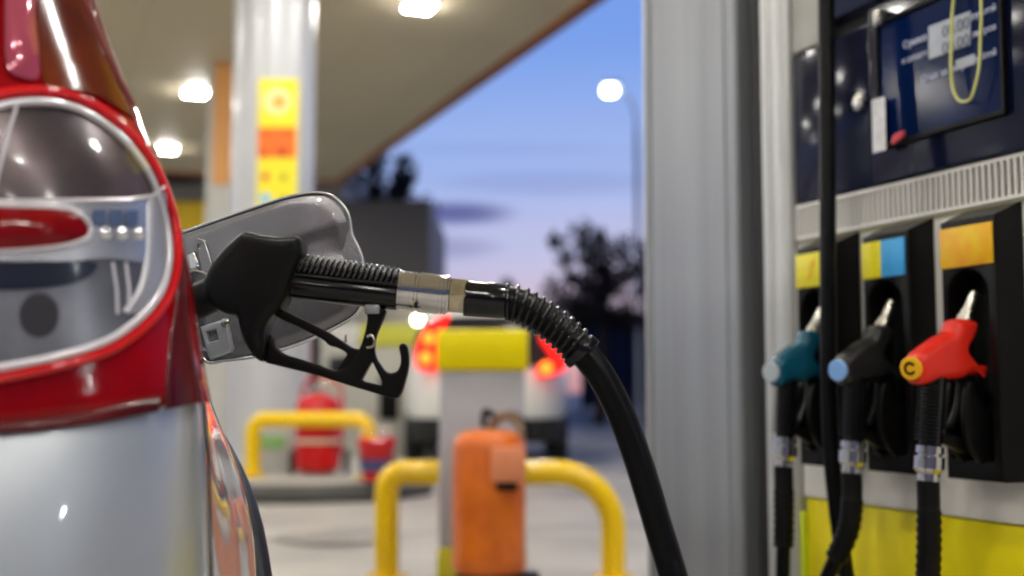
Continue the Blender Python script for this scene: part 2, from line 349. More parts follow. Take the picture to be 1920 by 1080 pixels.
pm = mat('pole_paint', (.55, .60, .72), .4)
put('pole', tube(bmesh.new(), catmull(pole, 5), [.055] * 11 + [.035] * 15, 12), pm, sl)
put('lamp_head', wbox((lpz.x - .30, lpz.x + .18), (29.85, 30.15), (lpz.z + .06, lpz.z + .14), .03), pm, sl)
put('diffuser', wbox((lpz.x - .27, lpz.x + .09), (29.87, 30.13), (lpz.z - .20, lpz.z + .058), .10), mat('street_lamp_glow', (.9, .9, .9), .4, emit=(.95, 1, .97), es=14), sl)
rl = thing('street_lamp', 'added unseen lamp post behind the viewpoint, put there to make the white spot on the silver car', 'street lamp', (14.95, -9.66, 0))  # added lamp, out of view, placed only to make the bumper's white spot
put('pole', tube(bmesh.new(), [(14.95, -9.66, 0), (14.95, -9.66, 3), (14.95, -9.66, 5.3), (14.80, -9.56, 5.45), (14.76, -9.53, 5.22)], .06, 12), pm, rl)  # pole of the added unseen lamp
put('diffuser', lathe(bmesh.new(), (14.76, -9.53, 4.80), (14.76, -9.53, 9), [(0, .05), (.05, .13), (.14, .16), (.24, .13), (.30, .05)], 20), mat('added_globe_glow', (.9, .9, .9), .4, emit=(.95, 1, 1), es=200), rl)  # globe of the added unseen lamp
# ------------------------------------------------------------------ trees
bark = mat('bark', (.03, .022, .02), .8); leaf = mat('leaves', (.060, .045, .045), .7, noise_s=1.5, noise_a=.5, spec=.2)
def tree(x, y, h, cr, label, n, zc, seed, sx=1.0, leafs=.11):
    rnd = random.Random(seed); t = thing('tree', label, 'tree', (x, y, 0), 'dark trees beyond the station')
    bm = bmesh.new(); base = V((x, y, 0)); fork = V((x + .1, y, zc - cr * .7))
    tube(bm, catmull([base, (base + fork) / 2 + V((.08, 0, 0)), fork], 5), [.16 - .006 * i for i in range(11)], 10)
    tips = []
    for k in range(16):
        a = rnd.uniform(0, 6.28); e = rnd.uniform(-.45, 1.45); rr = cr * rnd.uniform(.75, 1.05)
        tip = V((x + math.cos(a) * math.cos(e) * rr * sx, y + math.sin(a) * math.cos(e) * rr, zc - cr * .35 + math.sin(e) * rr * 1.1))
        mid = (fork + tip) / 2 + V((rnd.uniform(-.2, .2), rnd.uniform(-.2, .2), rnd.uniform(0, .25)))
        tube(bm, catmull([fork, mid, tip], 5), [.06 - .005 * i for i in range(11)], 6); tips += [(mid, .8), (tip, .95), ((mid + tip) / 2, .9)]
    put('trunk', bm, bark, t)
    bm = bmesh.new()
    for c, s in tips:
        rr = cr * .21 * s * rnd.uniform(.7, 1.2)
        for i in range(n // len(tips)):
            d = V((rnd.gauss(0, 1), rnd.gauss(0, 1), rnd.gauss(0, 1))); d = d.normalized() * rr * rnd.random() ** .45
            q = c + d; u = V((rnd.uniform(-1, 1), rnd.uniform(-1, 1), rnd.uniform(-1, 1))).normalized(); w = u.orthogonal().normalized(); l = leafs * rnd.uniform(.6, 1.3)
            bm.faces.new([bm.verts.new(q + u * l), bm.verts.new(q + w * l * .45), bm.verts.new(q - u * l), bm.verts.new(q - w * l * .45)])
    put('crown', bm, leaf, t, 0)
tree(xx(1122, 30), 30, 5, 1.70, 'round dark tree in front of the blue hoarding against the pink sky', 3000, zz(520, 30), 3, 1.1, .10)
tree(xx(1215, 33), 33, 5, 1.7, 'dark tree half hidden behind the grey pillar', 2700, zz(545, 33), 5, 1.0, .10)
tree(xx(690, 38), 38, 8, 1.9, 'tall dark tree whose top shows under the canopy corner', 3600, zz(345, 38), 8)
tree(xx(962, 52), 52, 3, 1.1, 'small dark tree low on the horizon left of the round tree', 1200, zz(560, 52), 9)
# ------------------------------------------------------------------ rails
def rail(label, pts, D, r, group):
    q = [P(x, y, D) for x, y in pts]; t = thing('guard_rail', label, 'guard rail', (sum(v.x for v in q) / len(q), D, min(v.z for v in q)), group)
    put('hoop', tube(bmesh.new(), q, r, 24), yellow, t)
    for k in (0, -1): b = q[k]; put('foot_plate', wbox((b.x - r * 1.7, b.x + r * 1.7), (D - r * 1.7, D + r * 1.7), (b.z, b.z + .012), .003), yellow, t)
def hoop(xl, xr, yt, yb, rl, rr):
    o = [(xl, yb), (xl, (yb + yt) / 2)]
    o += [(xl + rl - rl * math.cos(math.radians(a)), yt + rl - rl * math.sin(math.radians(a))) for a in range(0, 91, 9)]
    o += [((xl + xr) / 2, yt)]
    o += [(xr - rr + rr * math.sin(math.radians(a)), yt + rr - rr * math.cos(math.radians(a))) for a in range(0, 91, 9)]
    return o + [(xr, (yb + yt) / 2 + 20), (xr, yb)]
rail('nearer yellow hoop guard rail behind the orange cylinder', hoop(725, 1150, 886, 735 + .8 * F / 5.25, 34, 105), 5.25, .052, 'yellow tubular guard rails')
rail('farther yellow hoop guard rail on the island in front of the red extinguisher', hoop(474, 692, 787, 735 + .65 * F / 9.45, 26, 26), 9.45, .060, 'yellow tubular guard rails')
# ------------------------------------------------------------------ service cabinet
X0, X1, ZT, ZY, ZB = P(820, 700, 4.95).x, P(990, 700, 4.95).x, P(900, 618, 4.95).z, P(900, 694, 4.95).z, P(900, 1030, 4.95).z
cab = thing('service_cabinet', 'narrow pale grey service cabinet with yellow head and yellow foot', 'cabinet', ((X0 + X1) / 2, 5, 0))
pale = mat('pale_grey_cabinet', (.44, .44, .47), .35, noise_s=3, noise_a=.08)
put('body', wbox((X0 + .008, X1 - .012), (4.96, 5.2), (ZB + .001, ZY - .001), .01), pale, cab)
put('head', wbox((X0 - .004, X1), (4.94, 5.21), (ZY, ZT), .012), yelpanel, cab)
put('foot', wbox((X0 + .002, X1 - .006), (4.95, 5.205), (0, ZB), .008), mat('olive_foot', (.55, .50, .02), .4), cab)
# ------------------------------------------------------------------ orange cylinder on wheels
OD = 4.72; ocx = P(917, 900, OD).x; r = 68 / F * OD; zb = P(900, 1072, OD).z; zt = P(900, 806, OD).z
oc = thing('gas_cylinder', 'orange steel gas cylinder on a small wheeled base with a valve on top', 'cylinder', (ocx, OD, max(0, zb - .05)))
om = mat('orange_paint', (.80, .19, .015), .34, coat=.35, noise_s=7, c2=(.58, .11, .006), rvar=.1, spec=.25)
hh = zt - zb
put('tank', lathe(bmesh.new(), (ocx, OD, zb), (ocx, OD, 9), [(0, r * .9), (.012, r), (hh - .06, r), (hh - .035, r * .96), (hh - .012, r * .82), (hh, r * .55), (hh + .002, .01)], 40), om, oc)
put('rim_band', lathe(bmesh.new(), (ocx, OD, zb + .03), (ocx, OD, 9), [(0, r + .002), (.004, r + .005), (.012, r + .005), (.016, r + .002)], 40, False), om, oc)
put('valve', tube(bmesh.new(), catmull([(ocx + .01, OD, zt), (ocx + .02, OD, zt + .03), (ocx + .06, OD - .02, zt + .055), (ocx + .11, OD - .02, zt + .03), (ocx + .125, OD - .04, zt - .02)], 5), .017, 10), mat('old_brass', (.22, .15, .09), .4, .6), oc)
put('hose_coil', tube(bmesh.new(), catmull([(ocx - .02, OD, zt + .01), (ocx - .015, OD, zt + .07), (ocx + .03, OD, zt + .05), (ocx + .09, OD + .02, zt + .06), (ocx + .14, OD, zt + .02), (ocx + .15, OD, zt - .04)], 6), .013, 10), rubber, oc)
a0, a1 = P(920, 900, OD - .16).x, P(986, 900, OD - .16).x; z0, z1 = P(900, 905, OD - .16).z, P(900, 838, OD - .16).z
put('control_box', wbox((a0, a1), (OD - .16, OD - .10), (z0, z1), .012), mat('salmon_plastic', (.80, .28, .13), .4, noise_s=12, noise_a=.12), oc)
put('box_bracket', wbox((a0 + .02, a1 - .03), (OD - .15, OD - .10), (z0 - .03, z0 - .001), .004), plast, oc)
for x_, rr_ in ((ocx - .10, .045), (ocx + r + .035, .05)):
    w = put('wheel', lathe(bmesh.new(), (x_ - .02, OD, rr_), (x_ + .3, OD, rr_), [(0, rr_ * .8), (.008, rr_), (.034, rr_), (.042, rr_ * .8)], 24), tyre, oc)
    put('hub', lathe(bmesh.new(), (x_ - .024, OD, rr_), (x_ + .3, OD, rr_), [(0, .012), (.05, .012)], 16), steel, w)
put('base_frame', wbox((ocx - .12, ocx + r + .05), (OD - .06, OD + .06), (zb - .02, zb - .001), .004), plast, oc)
# ------------------------------------------------------------------ red extinguisher + bucket on island
ED = 9.75; ex = xx(598, ED)
e = thing('fire_extinguisher', 'big red wheeled fire extinguisher behind the farther yellow rail', 'extinguisher', (ex, ED, .15))
r = .175; eh = .60
put('tank', lathe(bmesh.new(), (ex, ED, .17), (ex, ED, 2), [(0, r * .7), (.03, r), (eh - .08, r), (eh - .03, r * .9), (eh, r * .6), (eh + .02, .05)], 32), red, e)
put('label_band', lathe(bmesh.new(), (ex, ED, .40), (ex, ED, 2), [(0, r + .003), (.035, r + .003)], 32, False), mat('label_cream', (.7, .65, .5), .5), e)
put('head', tube(bmesh.new(), [(ex, ED, .78), (ex, ED, .86), (ex + .10, ED, .88)], .03, 10), steel, e)
put('handle', tube(bmesh.new(), catmull([(ex - .16, ED + .15, .3), (ex - .16, ED + .17, .8), (ex, ED + .18, .93), (ex + .16, ED + .17, .8), (ex + .16, ED + .15, .3)], 5), .013, 8), red, e)
for s in (-1, 1): put('wheel', lathe(bmesh.new(), (ex + s * .19, ED + .1, .25), (ex + s * .9, ED + .1, .25), [(0, .08), (.01, .10), (.035, .10), (.045, .08)], 24), tyre, e)
bx_, BD = xx(708, 9.15), 9.15
e = thing('fire_bucket', 'small red bucket with a blue label beside the extinguisher', 'bucket', (bx_, BD, .15))
put('pail', lathe(bmesh.new(), (bx_, BD, .15), (bx_, BD, 2), [(0, .10), (.02, .105), (.25, .135), (.26, .145), (.30, .145), (.315, .13)], 32), red, e)
put('label', lathe(bmesh.new(), (bx_ - .0, BD, .22), (bx_, BD, 2), [(0, .122), (.09, .1345)], 32, False), mat('label_blue', (.05, .06, .16), .5), e)
put('handle', tube(bmesh.new(), catmull([(bx_ - .14, BD, .45), (bx_ - .08, BD, .52), (bx_ + .08, BD, .52), (bx_ + .14, BD, .45)], 5), .006, 8), steel, e)
gx = xx(520, 10.2)
e = thing('waste_bin', 'small white waste bin with a pale green label at the foot of the column', 'bin', (gx, 10.2, .15))
put('bin_body', wbox((gx - .17, gx + .17), (10.05, 10.35), (.15, .56), .02), mat('bin_white', (.42, .43, .41), .4), e)
put('bin_label', wbox((gx - .10, gx + .10), (10.04, 10.0495), (.34, .45)), mat('pale_green', (.22, .42, .14), .4), e, 0)
# ------------------------------------------------------------------ farther dispenser
fx0, fx1, FD = xx(600, 15.5), xx(802, 15.5), 15.5
e = thing('fuel_dispenser', 'far white fuel dispenser with a yellow green band beside the white car', 'fuel dispenser', ((fx0 + fx1) / 2, FD, 0))
put('cabinet_body', wbox((fx0, fx1 - .1), (FD, FD + .5), (.12, zz(650, FD)), .02), mat('beige_white', (.46, .45, .40), .4, noise_s=2, noise_a=.1), e)
put('plinth', wbox((fx0 - .05, fx1), (FD - .05, FD + .55), (0, .119), .01), kerbm, e)
put('header', wbox((fx0 + .5, fx1), (FD - .03, FD + .5), (zz(650, FD) + .002, zz(608, FD)), .02), mat('olive_band', (.55, .53, .06), .4), e)
put('header_left', wbox((fx0, fx0 + .495), (FD - .01, FD + .5), (zz(650, FD) + .002, zz(608, FD)), .02), whitem, e)
put('display', wbox((fx0 + .1, fx0 + .45), (FD - .012, FD - .001), (1.0, 1.25), .004), darkg, e)
put('nozzle_bay', wbox((fx0 + .75, fx0 + 1.0), (FD - .03, FD - .001), (.45, 1.0), .01), plast, e)
# ------------------------------------------------------------------ background car
def loft_box(levels, n=8, pw=4.0):
    """levels: (z, x0, x1, y0, y1); rounded plan"""
    bm = bmesh.new(); rings = []
    for z, x0, x1, y0, y1 in levels:
        cx, cy, a, b = (x0 + x1) / 2, (y0 + y1) / 2, (x1 - x0) / 2, (y1 - y0) / 2; ring = []
        for k in range(64):
            t = 2 * math.pi * k / 64; c, s = math.cos(t), math.sin(t)
            ring.append(bm.verts.new((cx + a * math.copysign(abs(c) ** (2 / pw), c), cy + b * math.copysign(abs(s) ** (2 / pw), s), z)))
        rings.append(ring)
    for A, B in zip(rings, rings[1:]):
        for k in range(64): bm.faces.new((A[k], A[(k + 1) % 64], B[(k + 1) % 64], B[k]))
    bm.faces.new(rings[0][::-1]); bm.faces.new(rings[-1]); return bm
CD = 13.0; vx0, vx1 = xx(742, CD), xx(1078, CD); vc = (vx0 + vx1) / 2
car = thing('parked_car', 'white hatchback seen from behind with glowing red tail lights', 'car', (vc, CD + 2, 0))
wp = mat('white_car_paint', (.85, .86, .80), .3, coat=.5, noise_s=1, noise_a=.05)
lv = [(.52, vx0 + .02, vx1 - .02, CD + .03, CD + 4.2), (.70, vx0, vx1, CD - .02, CD + 4.25), (.95, vx0 + .01, vx1 - .01, CD + .02, CD + 4.2), (1.08, vx0 + .05, vx1 - .05, CD + .06, CD + 3.6), (1.35, vx0 + .12, vx1 - .12, CD + .14, CD + 3.0), (1.62, vx0 + .2, vx1 - .2, CD + .26, CD + 2.7), (1.72, vx0 + .32, vx1 - .32, CD + .42, CD + 2.4), (1.75, vx0 + .6, vx1 - .6, CD + .7, CD + 2.1)]
put('body', loft_box(lv), wp, car, 60)
put('bumper', loft_box([(.26, vx0 + .06, vx1 - .06, CD + .04, CD + 4.2), (.30, vx0 + .02, vx1 - .02, CD, CD + 4.25), (.519, vx0 + .01, vx1 - .01, CD - .01, CD + 4.25)]), mat('dark_bumper', (.02, .02, .021), .5), car, 60)
RW = Plane((0, CD - .30, 0), (1, 0, 0), V((0, .33, 1)), V((0, -1, .33)))
put('rear_window', flat(RW, [[(v.x, v.y) for v in catmull([(vc - .72, 1.18), (vc, 1.15), (vc + .72, 1.18), (vc + .62, 1.64), (vc, 1.70), (vc - .62, 1.64)], 5, True)]], -.06, .035, .01), darkg, car)
bulb = mat('tail_bulb', (.9, .2, .02), .3, emit=(1, .13, .008), es=5); tl = mat('tail_lens_lit', (.6, .01, .01), .15, emit=(1, .012, .008), es=1.8)
TP = Plane((0, CD - .035, 0), (1, 0, 0), Z, (0, -1, 0))
for s, pts, bl in ((1, [(842, 588), (826, 592), (800, 618), (782, 650), (780, 688), (798, 694), (818, 690), (824, 650), (830, 618)], [(804, 634), (798, 671)]), (-1, [(1012, 632), (1030, 628), (1052, 640), (1066, 668), (1058, 694), (1032, 704), (1006, 702), (1012, 688), (1036, 674)], [(1024, 690)])):
    q = [TP.pix(*p) for p in pts]; l = put('tail_light', flat(TP, [[(v.x, v.y) for v in catmull(q, 4, True)]], -.12, .004, .01), tl, car)
    for p in bl:
        c = P(*p, CD - .05); put('bulb', lathe(bmesh.new(), (c.x, CD - .04, c.z), (c.x, CD - 1, c.z), [(0, .062), (.012, .060), (.022, .035), (.026, .01)], 20), bulb, l)
for s in (-1, 1):
    for y in (CD + .8, CD + 3.4):
        w = put('wheel', lathe(bmesh.new(), (vc + s * .70, y, .31), (vc + s * 2, y, .31), [(0, .26), (.03, .31), (.17, .31), (.20, .26), (.2, .19)], 32), tyre, car)
        put('rim', lathe(bmesh.new(), (vc + s * .895, y, .31), (vc + s * 2, y, .31), [(0, .19), (.01, .18), (.015, .05)], 32), steel, w)
# number plate area kept blank: unreadable behind the cabinet
put('number_plate', wbox((vc - .26, vc + .26), (CD - .045, CD - .025), (.72, .83), .004), mat('plate', (.6, .6, .58), .4), car)
# ------------------------------------------------------------------ NEAR FUEL DISPENSER
PL = Plane((.552, 2.35, 0), (.4, -1, 0), Z, (-1, -.4, 0))
S1 = 1.05
dis = thing('fuel_dispenser', 'large near fuel dispenser with three nozzle bays, blue display and yellow lower panel', 'fuel dispenser', PL.at(.4, 0, -.2))
wpan = mat('dispenser_white', (.80, .78, .74), .38, coat=.15, noise_s=4, noise_a=.06)
alum = mat('brushed_aluminium', (.33, .345, .37), .38, .35, noise_s=9, noise_a=.28, stretch=(1, 1, .03), rvar=.1); alum2 = mat('light_aluminium', (.62, .62, .61), .32, .5, noise_s=6, noise_a=.08)
gap = mat('shadow_gap', (.004, .004, .004), .6)
glassb = mat('black_glass', (.004, .006, .024), .12, spec=.14); navy = mat('navy_display', (.002, .013, .075), .12, spec=.12, noise_s=6, noise_a=.4)
put('core', pbox(PL, (-.10, S1), (.0, 2.15), (-.45, -.03)), mat('core_grey', (.12, .12, .12), .5), dis, 0)
put('white_panel', pbox(PL, (.0, S1), (.603, 1.089), (-.029, 0), .003), wpan, dis)
put('yellow_panel', pbox(PL, (.012, S1), (.06, .600), (-.029, .001), .003), yelpanel, dis)
put('lime_edge_strip', pbox(PL, (-.006, .0105), (.06, .575), (-.029, .006), .003), mat('lime_edge', (.62, .72, .01), .35), dis)
put('plinth', pbox(PL, (-.02, S1), (0, .058), (-.44, .01), .004), gap, dis, 0)
# vent grille
vb = flat(PL, [[(0, 1.090), (S1, 1.090), (S1, 1.158), (0, 1.158)]] + [[(s_ - .0046, 1.096), (s_ + .0046, 1.096), (s_ + .0046, 1.152), (s_ - .0046, 1.152)] for s_ in [.010 + .0133 * i for i in range(78)]], -.003, .004, .0006, 1)
v = put('vent_grille', vb, wpan, dis); put('vent_backing', pbox(PL, (.001, S1), (1.092, 1.156), (-.028, -.020)), gap, v, 0)
put('seam_trim', pbox(PL, (.0, S1), (1.0835, 1.0865), (.0005, .003)), mat('olive_seam', (.30, .28, .10), .5), dis, 0)
# black glass head
put('glass_left', pbox(PL, (.002, .232), (1.161, 1.452), (-.028, .006), .004), glassb, dis)
put('glass_right', pbox(PL, (.236, S1), (1.161, 1.478), (-.028, .010), .004), glassb, dis)
put('glass_top', pbox(PL, (.10, S1), (1.484, 1.86), (-.028, .014), .004), glassb, dis)
put('white_corner', pbox(PL, (.0, .097), (1.456, 1.86), (-.028, .006), .004), mat('corner_cream', (.55, .54, .48), .4, noise_s=9, noise_a=.35), dis)
put('top_cap', pbox(PL, (-.1, S1), (1.864, 2.15), (-.029, .02), .006), yelpanel, dis)
fr = put('display_frame', flat(PL, [rrect(.265, .563, 1.217, 1.444, .006), rrect(.272, .556, 1.226, 1.436, .006)], .010, .020, .002), plast, dis)
put('display_glass', pbox(PL, (.272, .556), (1.226, 1.436), (.0101, .014)), navy, fr, 0)
# lcd and writing, placed on the display
lcd = [PL.pix(x, y, .015) for x, y in ((1742, 112), (1820, 84), (1820, 20), (1742, 50))]
lc = put('lcd_window', flat(PL, [[lcd[0], lcd[1], lcd[2], lcd[3]]], .0145, .0165, .0004), mat('lcd_grey', (.40, .42, .46), .3, emit=(.30, .33, .40), es=.16, noise_s=30, noise_a=.2), dis, 0)
txtm = mat('white_lettering', (.62, .66, .85), .4); lcdt = mat('lcd_segments', (.16, .18, .24), .4)
for s_, px_, py_, sz in (('Сумма', 1694, 92, .0175), ('к оплате', 1692, 121, .0150), ('рублей', 1822, 37, .0150), ('литров', 1824, 71, .0150), ('Цена за литр', 1728, 156, .0165)):
    a_, b_ = PL.pix(px_, py_, .015); put('lettering', text(PL, s_, a_, b_, sz, .0155), txtm, dis, 0)
for s_, px_, py_ in (('00.00', 1756, 75), ('00.00', 1756, 106)):
    a_, b_ = PL.pix(px_, py_, .018); put('digits', text(PL, s_, a_ + .012, b_, .028, .0172), lcdt, dis, 0)
a_, b_ = PL.pix(1793, 132, .015); pw = put('price_window', pbox(PL, (a_, a_ + .042), (b_, b_ + .016), (.0145, .0165)), MATS['lcd_grey'], dis, 0)
a_, b_ = PL.pix(1823, 122, .015); put('lettering', text(PL, 'рублей', a_, b_ + .003, .0150, .0155), txtm, dis, 0)
# sticker, lock, tag
a_, b_ = PL.pix(1637, 292, .027); a2, b2 = PL.pix(1659, 180, .027)
st = put('label_strip', pbox(PL, (a_, a2), (b_ + .004, b2), (.0262, .0275), .0005), mat('strip_white', (.85, .85, .88), .4, noise_s=60, noise_a=.25), dis, 0)
a_, b_ = PL.pix(1619, 190, .006); put('key_lock', lathe(bmesh.new(), PL.at(a_ - .008, b_, .004), PL.at(a_ - .008, b_, 1), [(0, .016), (.008, .016), (.011, .012), (.011, .005)], 24), steel, dis)
a_, b_ = PL.pix(1660, 40, .012); put('hinge_catch', pbox(PL, (a_ - .012, a_ + .006), (b_ - .008, b_ + .02), (.0105, .03), .004), steel, dis)
a_, b_ = PL.pix(1686, 257, .026); put('red_seal', flat(PL, [catmull([(a_ - .014, b_ - .010), (a_ + .013, b_ - .002), (a_ + .014, b_ + .008), (a_ - .010, b_ + .004)], 5, True)], .026, .031, .001), mat('pink_red', (.70, .07, .09), .4), dis)
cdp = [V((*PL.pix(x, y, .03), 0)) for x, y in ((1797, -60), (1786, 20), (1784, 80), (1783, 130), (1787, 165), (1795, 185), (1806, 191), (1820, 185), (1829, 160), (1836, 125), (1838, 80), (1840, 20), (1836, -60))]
ck = thing('reflected_loop', 'thin pale yellow loop reflected in the blue display, built as a solid line', 'reflection', PL.at(cdp[6].x, cdp[6].y, .03))  # yellow shape mirrored in the display glass, modelled as a solid raised loop
ct = put('reflection', tube(bmesh.new(), [PL.at(p.x, p.y, .030) for p in catmull(cdp, 6)], .0026, 10), mat('pale_yellow_reflection', (.66, .66, .22), .4), ck)
put('reflected_blob', lathe(bmesh.new(), PL.at(cdp[0].x + .02, cdp[0].y, .02), PL.at(cdp[0].x + .02, cdp[0].y, 1), [(0, .02), (.01, .026), (.02, .02), (.024, .008)], 20), MATS['pale_yellow_reflection'], ck)
# left corner profiles
prf = catmull([(-.110, -.02), (-.108, .004), (-.098, .012), (-.085, .011), (-.076, .003), (-.066, .002), (-.055, .012), (-.040, .022), (-.024, .022), (-.010, .014), (-.005, .002), (-.004, -.02)], 5)
HP = Plane(PL.at(0, 0), PL.U, PL.N, Z)
put('corner_profile', flat(HP, [[(p.x, p.y) for p in prf]], .0, 2.15), alum2, dis, 30)
put('black_gap', pbox(PL, (-.170, -.112), (.0, 2.15), (-.3, -.012)), gap, dis, 0)
pil = thing('cladding_pillar', 'tall grey aluminium pillar between the sky and the near dispenser', 'pillar', PL.at(-.4, 0, -.1))
aL = PL.pix(1386, 700)[0]; aR = PL.pix(1213, 700)[0]
pp = [(aL, -.30), (aL, -.008), (aL - .004, -.001), (aL - .026, 0), (aL - .030, -.005), (aL - .044, -.005), (aL - .048, 0), (aL - .125, .0), (aL - .129, -.003), (aR + .030, -.003), (aR + .026, .001), (aR + .008, .0), (aR + .002, -.004), (aR, -.010), (aR, -.30)]
put('cladding', flat(HP, [pp], 0, 3.9), alum, pil, 20)
put('edge_strip', pbox(PL, (aR + .001, aR + .013), (0, 3.9), (.0005, .004), .0015), alum2, pil)
put('rear_frame', pbox(PL, (aR + .02, aL - .02), (0, 3.9), (-.50, -.302)), mat('core_grey', (.12, .12, .12), .5), pil, 0)
put('pillar_cap', pbox(PL, (aR - .05, aL + .05), (3.902, HC - .02), (-.5, .0), .01), alum, pil)
# ------------------------------------------------------------------ bays
O_ = .055
bs0, bz1 = PL.pix(1762, 440, O_); bs1 = PL.pix(1866, 430, O_)[0]; PIT = .192
recess = mat('bay_interior', (.004, .004, .004), .5)
bayN = []
plates = ((None, yelpanel, 'left'), None, None)
orange_g = mat('plate_orange', (.80, .27, .002), .35, noise_s=22, c2=(.82, .58, .01)); plate_y = mat('plate_yellow', (.80, .70, .01), .35); plate_b = mat('plate_blue', (.05, .36, .75), .35)
for k, off in enumerate((-2 * PIT, -PIT, 0)):
    s0, s1 = bs0 + off, bs1 + off; w = s1 - s0; z0, z1 = .668, 1.064
    # shell: front frame with arched opening, sides and bottom
    rx0, rx1 = s0 + w * .09, s0 + w * .84; rc = (rx0 + rx1) / 2; rr = (rx1 - rx0) / 2; ztop = .985
    hole = [(rx0, z0 + .03), (rx1, z0 + .03), (rx1, ztop - rr)] + arc(rc, ztop - rr, rr, 0, 180, 14) + [(rx0, ztop - rr)]
    sh = put('nozzle_bay', flat(PL, [[(s0, z0), (s1, z0), (s1, z1), (s0, z1)], hole], .0, O_, .004), plast, dis)
    # cheek: slanted top wedge on the near side
    put('bay_back', pbox(PL, (s0 + .004, s1 - .004), (z0 + .004, z1 - .004), (.0005, .004)), recess, sh, 0)
    bm = bmesh.new(); vs = []
    for a_ in (s0 + .002, s1 - .001):
        for z_, o_ in ((z1 - .001, O_ - .001), (z1 - .001, .001), (z1 + .022, .001)): vs.append(bm.verts.new(PL.at(a_, z_, o_)))
    for f in ((0, 1, 2), (5, 4, 3), (0, 2, 5, 3), (0, 3, 4, 1), (1, 4, 5, 2)): bm.faces.new([vs[i] for i in f])
    put('bay_cap', bm, plast, sh, 0)
    ph = (.990, 1.052)
    if k == 1:
        put('grade_plate', pbox(PL, (s0 + .003, s0 + w * .45), ph, (O_ + .0005, O_ + .004), .001), plate_y, sh); put('grade_plate', pbox(PL, (s0 + w * .452, s1 - .006), ph, (O_ + .0005, O_ + .004), .001), plate_b, sh)
    else: put('grade_plate', pbox(PL, (s0 + .003, s1 - .004), ph, (O_ + .0005, O_ + .004), .001), plate_y if k == 0 else orange_g, sh)
    if k == 0: put('plate_mark', flat(PL, [[(s0 + .040, 1.004), (s0 + .052, 1.006), (s0 + .066, 1.040), (s0 + .052, 1.038)]], O_ + .0042, O_ + .005), mat('plate_amber', (.80, .48, .01), .4), sh, 0)
    # hook lugs in the lower opening
    for q_ in (.30, .62):
        NPq = Plane(PL.at(s0 + w * q_, 0), PL.N, Z, PL.U)
        put('hook_lug', flat(NPq, [[(v.x, v.y) for v in catmull([(.005, .70), (.05, .69), (.085, .735), (.082, .80), (.070, .815), (.060, .79), (.035, .775), (.005, .80)], 5, True)]], -.006, .006, .003), plast, sh)
    bayN.append(rc)
